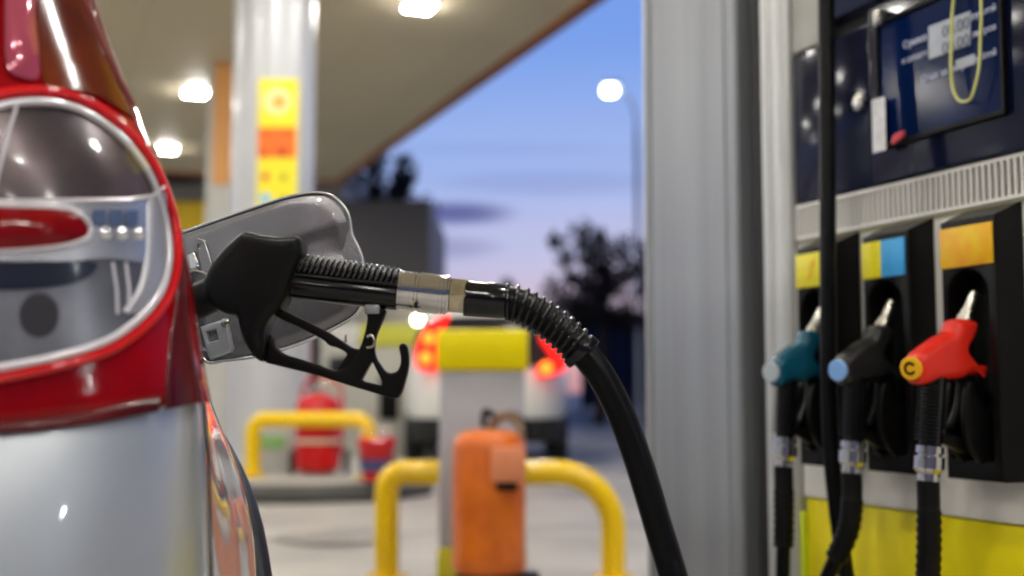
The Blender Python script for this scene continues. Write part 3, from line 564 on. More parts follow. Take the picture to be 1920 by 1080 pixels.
# ------------------------------------------------------------------ hanging nozzles (built in the bay's own plane: out from the panel / up)
NP = Plane(PL.at(bayN[2], 0), PL.N, Z, PL.U)
SC = 1.0
OR_ = NP.pix(1800, 602)[0]
def n2(pts): return [(OR_ + (q[0] - OR_) * (SC if q[0] > OR_ else 1), q[1]) for q in (NP.pix(*p) for p in pts)]
GRP = 'fuel nozzles hanging in the dispenser bays'
badge_y = mat('badge_yellow', (.85, .45, .01), .35); badge_b = mat('badge_blue', (.22, .42, .80), .35); badge_g = mat('badge_grey', (.45, .50, .55), .3)
def hung(k, bm_body, badge, label, sweep, txt):
    global SC
    SC = (.80, .80, .93)[k]
    off = PL.U * (bayN[k] - bayN[2]); fp = Plane(NP.O + off, NP.U, NP.W, NP.N)
    g = n2([(1737, 715)])[0]
    t = thing('fuel_nozzle', label, 'fuel nozzle', fp.at(g[0], .3), GRP)
    body = n2([(1701, 700), (1699, 682), (1705, 664), (1722, 650), (1750, 632), (1770, 622), (1777, 604), (1790, 598), (1810, 600), (1822, 608), (1818, 630), (1806, 652), (1808, 664), (1822, 682), (1838, 702), (1822, 703), (1806, 704), (1790, 710), (1762, 712), (1738, 716), (1718, 722), (1706, 716)])
    put('nozzle_body', flat(fp, [[(v.x, v.y) for v in catmull(body, 4, True)]], -.021, .021, .014, 5), bm_body, t, 60)
    b0 = n2([(1706, 692)])[0]; nd = (fp.U * .93 + V((0, 0, -.1)) + PL.U * .30).normalized()
    bp = fp.at(b0[0] - .003, b0[1] + .002); l = put('badge', lathe(bmesh.new(), bp, bp + nd, [(0, .0175), (.012, .0175), (.0135, .016)], 28), badge, t)
    q = Plane(bp + nd * .0138, PL.U, Z, nd); q.U = (q.U - nd * q.U.dot(nd)).normalized(); q.W = nd.cross(q.U)
    q.W = q.W if q.W.z > 0 else -q.W
    if txt: put('badge_mark', flat(q, [arc(0, 0, .010, 30, 330, 12) + arc(0, 0, .006, 330, 30, 12)], 0, .0006), plast, l, 0)
    sa, sb = n2([(1806, 608)])[0], n2([(1829, 548)])[0]
    A, B = fp.at(*sa), fp.at(*sb); L = (B - A).length
    put('spout', lathe(bmesh.new(), A, B, [(0, .0125), (.012, .0125), (.013, .0105), (.022, .0105), (.0225, .0088), (L - .004, .0083), (L, .0070), (L, .0055)], 20), steel, t)
    ga, gb = n2([(1747, 708)])[0], n2([(1739, 836)])[0]; A, B = fp.at(*ga), fp.at(*gb); L = (B - A).length
    put('grip', lathe(bmesh.new(), A, B, [(0, .019), (L - .002, .0170), (L, .015)], 24), gloss, t)
    rb = bmesh.new(); 
    for i in range(15):
        c = A.lerp(B, .12 + .055 * i) + fp.U * .006; c2_ = c + (B - A).normalized() * .0028; lathe(rb, c, c2_, [(0, .0165), (.0007, .0185), (.0021, .0185), (.0028, .0165)], 20, False)
    put('grip_ribs', rb, rubber, t)
    d = (B - A).normalized()
    put('swivel', lathe(bmesh.new(), B, B + d, [(0, .018), (.001, .0205), (.011, .0205), (.012, .0175), (.015, .0175), (.016, .0222), (.020, .0222), (.034, .0222), (.036, .0205), (.040, .0175), (.041, .0165), (.052, .0165), (.053, .014)], 28), chrome, t)
    C = B + d * .052
    pts = [C, C + V((0, 0, -.04)) + sweep * .01, C + V((0, 0, -.09)) + sweep * .15, C + V((0, 0, -.14)) + sweep * .6]
    cp = catmull(pts, 8); put('hose_sleeve', tube(bmesh.new(), cp, [.0165] * 8 + [.0175 + (.0012 if i % 2 else -.0008) for i in range(len(cp) - 8)], 22), rubber, t)
    E = pts[-1]; dn = (pts[-1] - pts[-2]).normalized()
    hp = [E - dn * .01, E + dn * .06, E + dn * .13 + V((0, 0, -.05)), E + dn * .15 + V((0, 0, -.22)) , V((E.x, E.y, .10)) + PL.N * .08 + sweep * .5, V((E.x, E.y, .05)) + PL.N * .03, PL.at(bayN[k], .10, .01)]
    put('hose', tube(bmesh.new(), catmull(hp, 8), .0125, 18), hosem, t)
    # lever guard under the body
    lg = n2([(1792, 712), (1822, 704), (1842, 760), (1838, 830), (1812, 852), (1778, 838), (1760, 828), (1762, 812), (1790, 818), (1815, 826), (1822, 800), (1820, 760), (1806, 726)])
    put('lever_guard', flat(fp, [[(v.x, v.y) for v in catmull(lg, 4, True)]], -.008, .008, .004), plast, t)
    lv_ = n2([(1796, 716), (1804, 716), (1800, 760), (1784, 800), (1776, 796), (1790, 758)])
    put('lever', flat(fp, [[(v.x, v.y) for v in catmull(lv_, 4, True)]], -.006, .006, .003), plast, t)
    return t
rn = mat('nozzle_red', (.78, .025, .012), .28, noise_s=20, noise_a=.15, bump=.05); tn = mat('nozzle_teal', (.006, .10, .17), .25, noise_s=20, noise_a=.3); bn = mat('nozzle_black', (.016, .016, .017), .28, noise_s=20, noise_a=.3)
hung(2, rn, badge_y, 'red fuel nozzle with a yellow badge under the orange plate', V((0, 0, 0)) + PL.U * -.01, True)
hung(1, bn, badge_b, 'black fuel nozzle with a pale blue badge under the yellow and blue plate', PL.N * .02 + PL.U * -.05, False)
hung(0, tn, badge_g, 'teal fuel nozzle under the yellow plate beside the corner profile', PL.N * .005, False)
# vertical hose in front of the dispenser
vh = [P(1552, -900, 2.12), P(1549, -100, 2.10), P(1551, 200, 2.09), P(1552, 450, 2.08), P(1553, 650, 2.08), P(1556, 800, 2.08), P(1563, 900, 2.08), P(1575, 1000, 2.08), P(1592, 1120, 2.1), P(1620, 1350, 2.12)]
vh.append(PL.at(.30, .08, .02))
t = thing('fuel_hose', 'long black hose hanging straight down in front of the dispenser', 'hose', vh[-1])
put('hose_line', tube(bmesh.new(), catmull(vh, 8), .0140, 20), hosem, t)
put('hose_end_fitting', lathe(bmesh.new(), vh[0], vh[0] + Z, [(-.03, .016), (-.02, .02), (.02, .02), (.03, .012)], 16), steel, t)
put('hose_arm', tube(bmesh.new(), [vh[0] + Z * .02, vh[0] + Z * .08, PL.at(.22, vh[0].z + .1, -.1)], .012, 12), steel, t)
# ------------------------------------------------------------------ MAIN NOZZLE
ND = 1.22; MP = Plane((0, ND, 0), (1, 0, 0), Z, (0, -1, 0)); px = ND / F
def mpx(pts, n=4): return [(v.x, v.y) for v in catmull([MP.pix(*p) for p in pts], n, True)] if n else [MP.pix(*p) for p in pts]
mn = thing('fuel_nozzle', 'large black fuel nozzle pushed into the silver car, its hose arching down', 'fuel nozzle', P(600, 560, ND))
boot = [(392, 535), (397, 512), (412, 488), (438, 460), (454, 445), (463, 439), (474, 439), (500, 444), (530, 448), (557, 446), (566, 449), (570, 459), (572, 478), (562, 500), (548, 535), (543, 560), (528, 582), (510, 602), (502, 625), (503, 650), (500, 674), (494, 678), (478, 664), (464, 640), (455, 612), (450, 594), (430, 590), (405, 575), (395, 556)]
put('body_cover', flat(MP, [mpx(boot, 3)], -.025, .025, .010, 5), mat('boot_rubber', (.005, .005, .005), .34, bump=.12, bump_s=250, spec=.16), mn, 60)
# faceted top hump
a, b = P(398, 552, ND), P(332, 582, ND)
put('splash_cuff', lathe(bmesh.new(), a + (a - b).normalized() * .02, b, [(0, .020), (.018, .0195), (.020, .0175), (.045, .0180), (.075, .0185), (.078, .017)], 32), rubber, mn)
a, b = P(538, 532, ND), P(749, 556, ND); L = (b - a).length
g = put('grip', lathe(bmesh.new(), a, b, [(0, .0135), (.01, .0142), (L - .003, .0142), (L, .0135)], 40), gloss, mn)
a2_, b2_ = P(556, 499, ND), P(748, 528, ND); L2 = (b2_ - a2_).length; pr = [(0, .0115)]
NR = 18
for i in range(NR):
    t0 = .004 + (L2 - .006) * i / NR; st_ = (L2 - .006) / NR
    pr += [(t0, .0104), (t0 + st_ * .18, .0126), (t0 + st_ * .35, .0135), (t0 + st_ * .60, .0133), (t0 + st_ * .78, .0110), (t0 + st_ * .9, .0106)]
pr += [(L2, .0106)]
bm = lathe(bmesh.new(), a2_, b2_, pr, 32)
for v in bm.verts:
    tt = (v.co - a2_).dot((b2_ - a2_).normalized()); v.co.x += (v.co.z - (a2_.z + (b2_.z - a2_.z) * tt / L2)) * .28
put('ribbed_sleeve', bm, mat('rib_gloss', (.005, .005, .006), .12, spec=.8), g, 70)
put('flange', tube(bmesh.new(), [P(552, 514, ND - .0128), P(640, 524, ND - .0135), P(748, 534, ND - .0135)], .0016, 10), gloss, g)
a, b = P(747, 544, ND), P(875, 557, ND); d = (b - a).normalized(); r1 = .0197
pr = [(0, .0185), (.0006, r1), (.003, r1), (.0032, r1 - .0008), (.0042, r1 - .0008), (.0044, r1), (.0125, r1), (.0127, r1 - .0009), (.0140, r1 - .0009), (.0142, r1 - .0002), (.0168, r1 - .0002), (.0178, r1 - .0012), (.0200, r1 - .0012), (.0212, .0199), (.0415, .0201), (.0418, .0188), (.0430, .0188), (.0433, .0203), (.0452, .0203), (.0456, .0192), (.0466, .0192), (.0470, .0203), (.0490, .0203), (.0495, .0185), (.0515, .0178)]
sw = put('swivel', lathe(bmesh.new(), a, b, pr, 48), chrome, mn)
put('set_slot', tube(bmesh.new(), [P(780, 566, ND - .0185), P(780, 577, ND - .0165)], .0016, 8), gap, sw)
ha = a + d * .0515
put('hex_nut', lathe(bmesh.new(), ha, ha + d, [(0, .0172), (.001, .0190), (.0165, .0190), (.0178, .0178), (.0180, .015)], 6), mat('brass_steel', (.70, .64, .48), .16, 1, noise_s=120, noise_a=.35), sw, 25)
a, b = P(871, 559, ND), P(950, 566, ND); L = (b - a).length
put('hose_sleeve', lathe(bmesh.new(), a, b, [(0, .0175), (.001, .0186), (L * .5, .0182), (L - .003, .0178), (L, .0165)], 36), gloss, mn)
core = catmull([P(944, 566, ND), P(968, 570, ND), P(1000, 585, ND), (P(1035, 608, ND)), P(1068, 636, ND), P(1092, 662, ND)], 10)
put('bend_guard_core', tube(bmesh.new(), core, .0158, 28), hosem, mn)
hel = []; turns = 12; n = 560
cum = [0]
for p_, q_ in zip(core, core[1:]): cum.append(cum[-1] + (q_ - p_).length)
def along(s):
    for i in range(len(core) - 1):
        if s <= cum[i + 1]: f_ = (s - cum[i]) / (cum[i + 1] - cum[i]); return core[i].lerp(core[i + 1], f_), (core[min(i + 2, len(core) - 1)] - core[max(i - 1, 0)]).normalized()
    return core[-1], (core[-1] - core[-2]).normalized()
for i in range(n):
    s_ = cum[-1] * (i / (n - 1)); c_, tg = along(s_); nn = V((0, 1, 0)); bi = tg.cross(nn); th = 2 * math.pi * turns * i / (n - 1)
    hel.append(c_ + (nn * math.cos(th) + bi * math.sin(th)) * .0172)
put('spring_guard', tube(bmesh.new(), hel, .0024, 8), gloss, mn, 80)
e0, tg = along(cum[-1] - .004)
put('guard_ring', lathe(bmesh.new(), e0 - tg * .003, e0 + tg, [(0, .017), (.001, .0200), (.007, .0203), (.010, .0195), (.011, .015)], 32), gloss, mn)
hp = [P(1082, 652, ND), P(1104, 674, ND), P(1124, 700, ND), P(1146, 738, ND), P(1170, 790, ND), P(1192, 850, ND), P(1212, 912, ND), P(1232, 980, ND), P(1252, 1045, ND), P(1270, 1110, ND), P(1300, 1240, 1.25), P(1345, 1450, 1.35), P(1400, 1620, 1.5), P(1470, 1640, 1.7), PL.at(.18, .12, .10), PL.at(.16, .14, .0)]
put('hose', tube(bmesh.new(), catmull(hp, 10), .0142, 32), hosem, mn)
gd = [(506, 628), (503, 655), (500, 678), (515, 684), (560, 695), (600, 705), (650, 721), (690, 733), (738, 746), (751, 741), (760, 716), (767, 684), (766, 658), (761, 646), (753, 645), (749, 652), (752, 668), (752, 682), (746, 695), (735, 700), (724, 696), (715, 685), (706, 670), (703, 650), (707, 628), (715, 608), (722, 592), (722, 580), (691, 578), (690, 598), (685, 626), (677, 650), (665, 672), (652, 686), (640, 693), (626, 694), (600, 685), (560, 672), (535, 664), (518, 650), (511, 632)]
put('trigger_guard', flat(MP, [mpx(gd, 3), [MP.pix(*p) for p in ((697, 680), (680, 711), (684, 715), (716, 722), (719, 718), (700, 680))]], -.0075, .0075, .0022, 3), plast, mn)
tr = [(515, 588), (528, 581), (560, 595), (610, 619), (640, 638), (662, 652), (678, 656), (670, 668), (655, 692), (640, 697), (632, 692), (648, 672), (650, 662), (632, 652), (618, 648), (604, 636), (560, 613), (530, 600)]
put('trigger', flat(MP, [mpx(tr, 3)], -.006, .006, .002, 3), plast, mn)
put('latch_clip', tube(bmesh.new(), catmull([P(688, 632, ND - .009), P(697, 629, ND - .009), P(702, 640, ND - .009), P(698, 650, ND - .009), P(687, 652, ND - .009)], 5), .0012, 8), steel, mn)
put('latch_pin', tube(bmesh.new(), [P(648, 628, ND - .004), P(648, 642, ND - .004)], .0011, 8), steel, mn)
put('post_bracket', pbox(MP, (MP.pix(691, 0)[0], MP.pix(719, 0)[0]), (MP.pix(0, 590)[1], MP.pix(0, 572)[1]), (-.009, .009), .002), alum, mn)
# ------------------------------------------------------------------ THE CAR
YC = 1.02; A_, B_ = .20, .09
silp = [(-400, 20), (-60, 140), (0, 158), (60, 178), (130, 205), (200, 231), (270, 265), (340, 295), (420, 314), (500, 328), (560, 337), (640, 348), (700, 358), (760, 370), (850, 374), (1080, 377), (1600, 379), (2100, 372)]
XC = sorted((P(x, y, YC).z, P(x, y, YC).x) for y, x in silp)
XS = [(.2, -.272), (.55, -.268), (.64, -.275), (.70, -.290), (.742, -.307), (.785, -.325), (.827, -.338), (.9, -.349), (.95, -.363), (1.0, -.386), (1.05, -.408), (1.13, -.452), (1.25, -.53), (1.6, -.70)]
def sm(tab, z): return (interp(tab, z - .02) + interp(tab, z) * 2 + interp(tab, z + .02)) / 4
def bulge(z): return .040 * (1 - (max(0, z - .56) / .225) ** 2) if z < .785 else 0
def rearpt(th, z, off=0):
    """th 0..90 deg round the corner; negative th = straight towards the middle of the tail (cm)"""
    xc = sm(XC, z)
    if th >= 0:
        t = math.radians(th); X = xc - A_ * (1 - math.sin(t)); Y = YC - B_ * math.cos(t) - .30 * (xc - X) - bulge(z) * math.cos(t)
        nrm = V((math.sin(t) * B_, -math.cos(t) * A_, 0)).normalized()
    else:
        d_ = -th * .01; X = xc - A_ - d_; Y = YC - B_ - bulge(z) - .30 * (xc - X) + .02 * d_ * d_; nrm = V((.1, -1, 0)).normalized()
    return V((X, Y, z)) + nrm * off
def sidex(Y, z):
    xc = sm(XC, z); xs = sm(XS, z); t = smooth01((Y - YC) / .30)
    x = xc + (xs - xc) * t
    if Y > 1.32: x = xs - .345 * max(0, (Y - 1.42)) - .17 * max(0, min(.1, Y - 1.32))
    return x
car1 = thing('parked_car', 'silver car at the left edge with red tail lamp and open fuel flap', 'car', (-1.0, 2.8, 0))
zs = [.24, .615, .625, .65, .66, .68, .69, .71, .72, .75, .775, .784, .786, .27, .32, .4, .48, .55, .60, .64, .67, .70, .73, .76, .79, .82, .86, .90, .94, .98, 1.02, 1.08, 1.14, 1.22, 1.32, 1.42, 1.50, 1.56]
zs = sorted(set(zs)); ths = [-90, -60, -30, -12] + list(range(0, 91, 9)); ys = [1.04, 1.07, 1.11, 1.15, 1.19, 1.23, 1.27, 1.32, 1.38, 1.45, 1.55, 1.7, 1.9, 2.3, 2.8, 3.4, 4.0, 4.5, 4.9]
PSI = math.atan(.345); fw = V((-math.sin(PSI), math.cos(PSI), 0)); rt = V((math.cos(PSI), math.sin(PSI), 0))
CL = V((-.265, 1.02, 0)) - rt * .86
def slice_(z):
    pts = [rearpt(th, z) for th in ths] + [V((sidex(y, z), y, z)) for y in ys]
    k = smooth01((z - 1.0) / .5)
    out = []
    for p in pts:   # lean front and rear in towards the roof
        s_ = (p - CL).dot(fw); q = (p - CL).dot(rt)
        if s_ > 3.6: q -= (s_ - 3.6) ** 2 * .35
        lean = k * (1.1 if s_ > 2.0 else .0)
        if s_ > 1.6: s_ = 1.6 + (s_ - 1.6) * (1 - .45 * k) if z > .98 else s_
        out.append(CL + fw * s_ + rt * max(q, .02) + Z * z)
    mir = [CL + fw * (p - CL).dot(fw) - rt * (p - CL).dot(rt) + Z * z for p in out]
    return out + mir[::-1]
bm = bmesh.new(); R_ = [[bm.verts.new(p) for p in slice_(z)] for z in zs]; n = len(R_[0]); wf = []
for i in range(len(zs) - 1):
    for k in range(n):
        f = bm.faces.new((R_[i][k], R_[i][(k + 1) % n], R_[i + 1][(k + 1) % n], R_[i + 1][k]))
        kk = min(k, n - 1 - k - 1) if k != n - 1 else -1
        zc = (zs[i] + zs[i + 1]) / 2
        if 1.05 < zc < 1.5 and (kk == -1 or kk < 3 or 20 < kk < 24 or 25 < kk < 28 or kk > 29): f.material_index = 1
bm.faces.new(R_[0][::-1]); bm.faces.new(R_[-1])
body = put('body', bm, [silver, darkg], car1, 50)
bumper = None
# gap between bumper corner and wing
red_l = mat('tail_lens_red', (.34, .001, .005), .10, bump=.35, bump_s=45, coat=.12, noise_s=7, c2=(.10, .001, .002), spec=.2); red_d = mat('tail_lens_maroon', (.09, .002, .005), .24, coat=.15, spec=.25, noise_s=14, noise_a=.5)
def lens_pt(px_, py_, off=0):
    X = None; D = .93
    for _ in range(12):
        p = P(px_, py_, D); xc = sm(XC, p.z); s_ = 1 - (xc - p.x) / A_
        if s_ <= 0: th = s_ * A_ * 100
        else: th = math.degrees(math.asin(min(s_, .9999)))
        D = rearpt(th, p.z).y * .6 + D * .4
    return rearpt(th, p.z, off)
BT = [(-150, 826), (0, 818), (120, 806), (240, 786), (320, 768), (372, 756)]
def zbot(th):
    lo, hi = -160, 372
    for _ in range(20):
        m_ = (lo + hi) / 2; p = lens_pt(m_, interp(BT, m_))
        xc = sm(XC, p.z); s_ = 1 - (xc - p.x) / A_; t_ = math.degrees(math.asin(max(-1, min(.9999, s_)))) if s_ > 0 else s_ * A_ * 100
        if t_ < th: lo = m_
        else: hi = m_
    return lens_pt(m_, interp(BT, m_)).z
bm = bmesh.new(); cols = []; LT = [-14, -9, -5, -2] + list(range(0, 91, 5)) ; NZ = 46
for th in LT:
    zb_ = zbot(th); colv = []
    for j in range(NZ + 1):
        z = zb_ + (1.30 - zb_) * j / NZ; o = .006 if 0 < j < NZ else -.004
        colv.append(bm.verts.new(rearpt(th, z, o)))
    cols.append((zb_, colv))
zb_ = cols[-1][0]; colv = []
for yy in (1.045, 1.075, 1.11):
    c_ = []
    for j in range(NZ + 1):
        z = zb_ + (1.30 - zb_) * j / NZ; c_.append(bm.verts.new((sidex(yy, z) + (.005 if yy < 1.10 else -.004), yy, z)))
    cols.append((zb_, c_))
for a, b in zip(cols, cols[1:]):
    for j in range(NZ): bm.faces.new((a[1][j], b[1][j], b[1][j + 1], a[1][j + 1]))
lamp = put('tail_lamp', bm, red_l, car1, 50)
def patch(pts, off, rings=6, depth=0, n=5, cx=None, closed=True):
    """filled patch following the lamp surface; depth>0 dishes it inwards toward the centre"""
    ol = catmull(pts, n, True) if n else [V((x, y, 0)) for x, y in pts]
    cx = cx or (sum(p.x for p in ol) / len(ol), sum(p.y for p in ol) / len(ol)); bm = bmesh.new(); pr = None
    for k in range(rings, 0, -1):
        f = k / rings; ring = [bm.verts.new(lens_pt(cx[0] + (p.x - cx[0]) * f, cx[1] + (p.y - cx[1]) * f, off - depth * (1 - f * f))) for p in ol]
        if pr:
            for i in range(len(ring)): j = (i + 1) % len(ring); bm.faces.new((pr[i], pr[j], ring[j], ring[i]))
        pr = ring
    bm.faces.new(pr); return bm
def band_patch(c1, c2, off, n=12):
    bm = bmesh.new(); a = catmull(c1, 6); b = catmull(c2, 6); G = []
    for p, q in zip(a, b): G.append([bm.verts.new(lens_pt(p.x + (q.x - p.x) * t / n, p.y + (q.y - p.y) * t / n, off if 0 < t < n else off - .002)) for t in range(n + 1)])
    for g, h in zip(G, G[1:]):
        for t in range(n): bm.faces.new((g[t], h[t], h[t + 1], g[t + 1]))
    return bm
rim = [(-95, 300), (-60, 235), (0, 205), (60, 196), (120, 202), (175, 228), (225, 272), (262, 325), (285, 385), (298, 450), (298, 505), (284, 555), (250, 600), (195, 640), (110, 668), (0, 690), (-60, 690), (-95, 600), (-100, 450)]
dark_in = mat('lamp_bowl_dark', (.022, .018, .030), .24, .3, noise_s=11, c2=(.14, .10, .10), bump=.2, bump_s=25); grey_in = mat('lamp_bowl_grey', (.30, .30, .33), .25, .6, noise_s=9, c2=(.10, .10, .12), bump=.2, bump_s=20)
put('lamp_bowl', patch(rim, .0075, 9, .0), dark_in, lamp, 50)
low = [(-80, 500), (60, 492), (160, 486), (288, 480), (290, 520), (278, 556), (245, 596), (190, 634), (110, 660), (0, 680), (-60, 680), (-85, 600)]
put('lower_bowl', patch(low, .0092, 6, 0), grey_in, lamp, 50)
rm = catmull(rim, 6, True); bm = bmesh.new(); tube(bm, [lens_pt(p.x, p.y, .010) for p in rm], .0032, 10, closed=True)
rimm = mat('pale_lamp_rim', (.80, .77, .82), .22, .4, coat=.4); put('bowl_rim', bm, rimm, lamp)
bm = bmesh.new(); outr = [(x + (x - 105) * .085, y + (y - 445) * .085) for x, y in rim]
tube(bm, [lens_pt(p.x, p.y, .008) for p in catmull(outr, 6, True)], .0042, 10, closed=True); put('red_ring', bm, mat('bright_red_lens', (.62, .008, .012), .07, coat=.6), lamp)
band = [(-90, 384), (0, 382), (150, 380), (255, 376), (284, 384), (292, 440), (296, 492), (240, 492), (190, 486), (120, 492), (0, 492), (-90, 492)]
put('chrome_band', patch(band, .0105, 4, 0), mat('satin_chrome', (.66, .66, .70), .24, .75, noise_s=12, noise_a=.4, bump=.3, bump_s=25), lamp, 50)
pill = [(-110, 392), (0, 390), (100, 393), (140, 402), (160, 420), (165, 436), (156, 452), (120, 464), (60, 472), (0, 476), (-110, 478)]
put('red_pill', patch(pill, .0120, 7, -.006), red_l, lamp, 60)
put('pill_rim', tube(bmesh.new(), [lens_pt(p.x, p.y, .0125) for p in catmull(pill, 6, True)], .0019, 8, closed=True), rimm, lamp)
bulbm = mat('bulb_socket', (.035, .032, .042), .4, spec=.15)
put('lower_dark_patch', patch([(-90, 498), (40, 494), (165, 492), (172, 512), (140, 532), (80, 542), (0, 546), (-90, 540)], .0105, 4, 0), mat('bowl_navy', (.012, .014, .03), .2), lamp, 50)  # navy patch in the lower part of the bowl
put('band_edge', tube(bmesh.new(), [lens_pt(x, y, .0112) for x, y in ((-90, 383), (40, 381), (150, 379), (230, 377), (268, 370), (286, 352))], .0016, 8), rimm, lamp)
put('side_crescent', band_patch([(292, 360), (297, 430), (299, 500), (284, 548), (252, 592)], [(262, 376), (262, 430), (258, 500), (246, 545), (222, 585)], .0118, 6), mat('crescent_silver', (.42, .42, .45), .3, .5), lamp, 50)
for q_ in (178, 206, 233): put('reflector_facet', patch([(q_ - 10, 398), (q_ + 12, 397), (q_ + 13, 424), (q_ - 9, 425)], .0122, 2, 0, 0), mat('facet_blue', (.10, .14, .26), .2, .3), lamp, 30)
put('bulb_socket', patch([(75 + 36 * math.cos(t * .3927), 592 + 42 * math.sin(t * .3927)) for t in range(16)], .0102, 5, .0, 1), bulbm, lamp, 60)
for x_ in (186, 215, 243):
    c = lens_pt(x_, 440, .013); put('glint_bead', lathe(bmesh.new(), c - V((0, -.002, 0)), c - V((0, 1, 0)), [(0, .0058), (.002, .0052), (.004, .003), (.0046, .0006)], 16), mat('glint_silver', (.9, .92, .98), .12, 1), lamp, 80)  # glints of the canopy lamps, modelled as bright metal beads
    0 and put('reflector_bar', tube(bmesh.new(), [lens_pt(x_ - 3, 392, .0115), lens_pt(x_, 425, .0115)], .0025, 8), mat('bead_blue', (.25, .32, .45), .25, .8), lamp)
put('bowl_rib', tube(bmesh.new(), [lens_pt(32, 200, .010), lens_pt(18, 250, .010), lens_pt(4, 310, .010), lens_pt(-10, 370, .010)], .0015, 8), rimm, lamp)
for x0_, x1_ in ((205, 220), (228, 240)): put('bowl_rib', tube(bmesh.new(), [lens_pt(x0_, 494, .0095), lens_pt((x0_ + x1_) / 2, 545, .0098), lens_pt(x1_ - 6, 590, .0098)], .0014, 8), rimm, lamp)
amb = [(72, -60), (150, -60), (168, 0), (192, 60), (222, 130), (248, 190), (262, 226), (228, 216), (180, 186), (130, 170), (84, 166), (70, 100), (66, 20)]
amber = mat('amber_lens', (.22, .035, .004), .12, coat=.1, noise_s=8, c2=(.07, .010, .006), spec=.3); put('amber_lens', patch(amb, .0085, 6, 0), amber, lamp, 50)
put('amber_edge', tube(bmesh.new(), [lens_pt(x, y, .008) for x, y in ((118, -50), (150, 20), (178, 90), (206, 150), (236, 200))], .0035, 8), mat('rosy_lens', (.20, .05, .045), .1, coat=.5), lamp)
put('highlight_strip', patch([(12, -60), (58, -60), (62, 40), (70, 110), (68, 150), (40, 150), (14, 130), (8, 60)], .009, 5, -.005), mat('highlight_pink', (.42, .07, .12), .1, .2, coat=.8), lamp, 60)  # highlight streak on the lens, painted in as a pink patch
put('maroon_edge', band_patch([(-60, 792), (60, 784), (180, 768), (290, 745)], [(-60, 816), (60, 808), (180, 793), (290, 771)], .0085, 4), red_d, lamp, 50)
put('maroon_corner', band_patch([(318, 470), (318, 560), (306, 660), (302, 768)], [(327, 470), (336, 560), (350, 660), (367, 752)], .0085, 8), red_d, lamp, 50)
clear = clearmat('clear_cover', rough=.10, ior=1.22)
put('clear_cover', patch(rim, .0150, 8, -.006), clear, lamp, 60)
# lower-bumper join, wing line
put('join_line', tube(bmesh.new(), [V((sidex(y, z) + .0012, y, z)) for z, y in ((.79, 1.05), (.74, 1.052), (.66, 1.055), (.55, 1.06), (.40, 1.06))], .0010, 8), gap, car1)
put('shoulder_trim', tube(bmesh.new(), [V((sidex(y, z) + .001, y, z)) for z, y in ((.95, 1.30), (.90, 1.30), (.86, 1.30), (.83, 1.30))], .0018, 8), alum2, car1)
# wheel arch cladding, wheel
archp = []; WC = (1.80, .345)
bm = bmesh.new()
for t in range(-10, 191, 5):
    r_ = .415; s_ = WC[0] + r_ * math.cos(math.radians(t)); z = WC[1] + r_ * math.sin(math.radians(t)) * .98
    archp.append((s_, z))
pts = [V((sidex(y, max(z, .3)) + .002, y, z)) for y, z in archp]
tube(bm, pts, .019, 12)
put('wheel_arch_trim', bm, mat('arch_plastic', (.016, .017, .026), .45, spec=.2, noise_s=20, noise_a=.2), car1)
wc = V((sidex(WC[0], .4) - .12, WC[0], .335)); wd = rt
w = put('wheel', lathe(bmesh.new(), wc - wd * .1, wc + wd, [(0, .27), (.02, .325), (.19, .325), (.215, .29), (.215, .22)], 40), tyre, car1); put('rim', lathe(bmesh.new(), wc + wd * .09, wc + wd * 2, [(0, .22), (.01, .21), (.012, .06), (.03, .05), (.03, .01)], 40), steel, w)
w = put('wheel', lathe(bmesh.new(), wc - wd * .1 + fw * 2.45, wc + wd + fw * 2.45, [(0, .27), (.02, .325), (.19, .325), (.215, .29), (.215, .22)], 40), tyre, car1); put('rim', lathe(bmesh.new(), wc + wd * .09 + fw * 2.45, wc + wd * 2 + fw * 2.45, [(0, .22), (.01, .21), (.012, .06), (.03, .05), (.03, .01)], 40), steel, w)
for q_ in (0, 2.45):
    c_ = wc + fw * q_ - rt * 1.4; w = put('wheel', lathe(bmesh.new(), c_ - wd * .2, c_ + wd, [(0, .27), (.02, .325), (.19, .325), (.215, .29)], 40), tyre, car1)
# filler neck on the body side
c = P(338, 583, 1.225); put('filler_neck', lathe(bmesh.new(), c + V((-.06, .03, -.01)), c + V((1, .05, .25)), [(0, .034), (.055, .034), (.062, .030), (.062, .02)], 32), plast, car1)
# fuel flap
FP = Plane(P(340, 560, 1.37), V((1, -.16, 0)), V((0, .02, 1)), None)
if FP.N.y > 0: FP.N = -FP.N
fo = [(318, 448), (360, 430), (440, 402), (520, 375), (560, 365), (595, 361), (622, 366), (642, 382), (656, 405), (662, 440), (676, 470), (684, 500), (688, 535), (682, 565), (668, 590), (640, 608), (600, 628), (540, 652), (480, 668), (420, 676), (388, 678), (372, 640), (350, 560), (330, 490)]
q = catmull([FP.pix(*p) for p in fo], 4, True); fol = [(v.x, v.y) for v in q]
fl = put('fuel_flap', flat(FP, [fol], -.004, 0, .0012), flapm, car1)
put('flap_rim', tube(bmesh.new(), [FP.at(x, y, .0010) for x, y in fol], .0019, 8, closed=True), mat('bright_edge', (.75, .76, .78), .22, .8), fl)
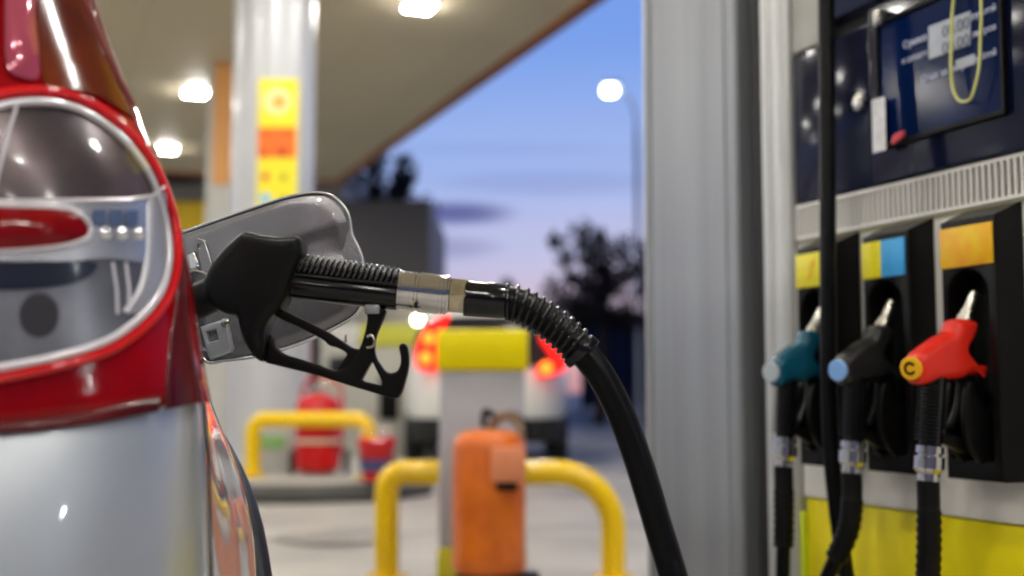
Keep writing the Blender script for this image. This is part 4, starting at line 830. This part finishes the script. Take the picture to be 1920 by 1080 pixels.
# inner pressing with finger recess: a relief grid
cxm = sum(p[0] for p in fol) / len(fol); cym = sum(p[1] for p in fol) / len(fol)
bm = bmesh.new(); pr = None; NRG = 26
rc_ = FP.pix(668, 478); rc2 = FP.pix(646, 500)
for k in range(NRG, 0, -1):
    f = .955 * k / NRG; ring = []
    for x, y in fol:
        X, Y = cxm + (x - cxm) * f, cym + (y - cym) * f
        h_ = .0055 * smooth01((1 - k / NRG) * 9)
        d1 = math.hypot((X - rc_[0]) / .019, (Y - rc_[1]) / .020); h_ -= .014 * math.exp(-d1 ** 2 * 1.1)
        d2 = math.hypot((X - rc2[0]) / .030, (Y - rc2[1]) / .010); h_ += .004 * math.exp(-d2 ** 2)
        yy_ = (Y - FP.pix(560, 400)[1]) ; h_ += .0035 * math.exp(-(yy_ / .016) ** 2) * 0
        # raised pad along the top
        h_ += .0035 * smooth01(((Y - FP.pix(560, 470 + (560 - 560))[1]) - (X - FP.pix(560, 470)[0]) * .28) / .02)
        ring.append(bm.verts.new(FP.at(X, Y, .0004 + h_)))
    if pr:
        for i in range(len(ring)): j = (i + 1) % len(ring); bm.faces.new((pr[i], pr[j], ring[j], ring[i]))
    pr = ring
bm.faces.new(pr)
put('flap_inner_panel', bm, flapm, fl, 60)
def fpoly(pts, o0, o1, bev, m, name, n=0, par=None, holes=()):
    ol = [FP.pix(*p, o1) for p in pts]
    if n: ol = [(v.x, v.y) for v in catmull(ol, n, True)]
    return put(name, flat(FP, [ol] + [[FP.pix(*p, o1) for p in h] for h in holes], o0, o1, bev), m, par or fl)
fpoly([(363, 452), (372, 446), (384, 450), (404, 512), (404, 530), (380, 530)], .004, .012, .002, flapm, 'hinge_bracket', 0, None, [[(372, 458), (378, 458), (378, 464), (372, 464)]])
fpoly([(345, 478), (362, 470), (374, 492), (372, 506), (352, 508)], .004, .016, .004, chrome, 'hinge_pin_plate', 0)
put('hinge_spring', tube(bmesh.new(), catmull([FP.at(*FP.pix(*p, .02), .02) for p in ((338, 520), (355, 510), (372, 508), (392, 516), (404, 524))], 5), .0016, 8), steel, fl)
fpoly([(374, 612), (424, 596), (434, 652), (430, 660), (392, 674), (384, 650)], .002, .013, .0025, mat('bright_bracket', (.52, .54, .57), .3, .7), 'latch_bracket', 0, None, [[(386, 622), (404, 617), (409, 636), (391, 641)]])
put('flap_screw', lathe(bmesh.new(), FP.at(*FP.pix(422, 605, .013), .0125), FP.at(*FP.pix(422, 605, .013), 1), [(0, .005), (.002, .005), (.003, .003)], 16), steel, fl)
put('hinge_arm', tube(bmesh.new(), catmull([FP.at(*FP.pix(392, 660), -.004), FP.at(*FP.pix(370, 665), .0), V((sidex(1.34, .84) - .02, 1.34, .84))], 5), .008, 10), flapm, fl)
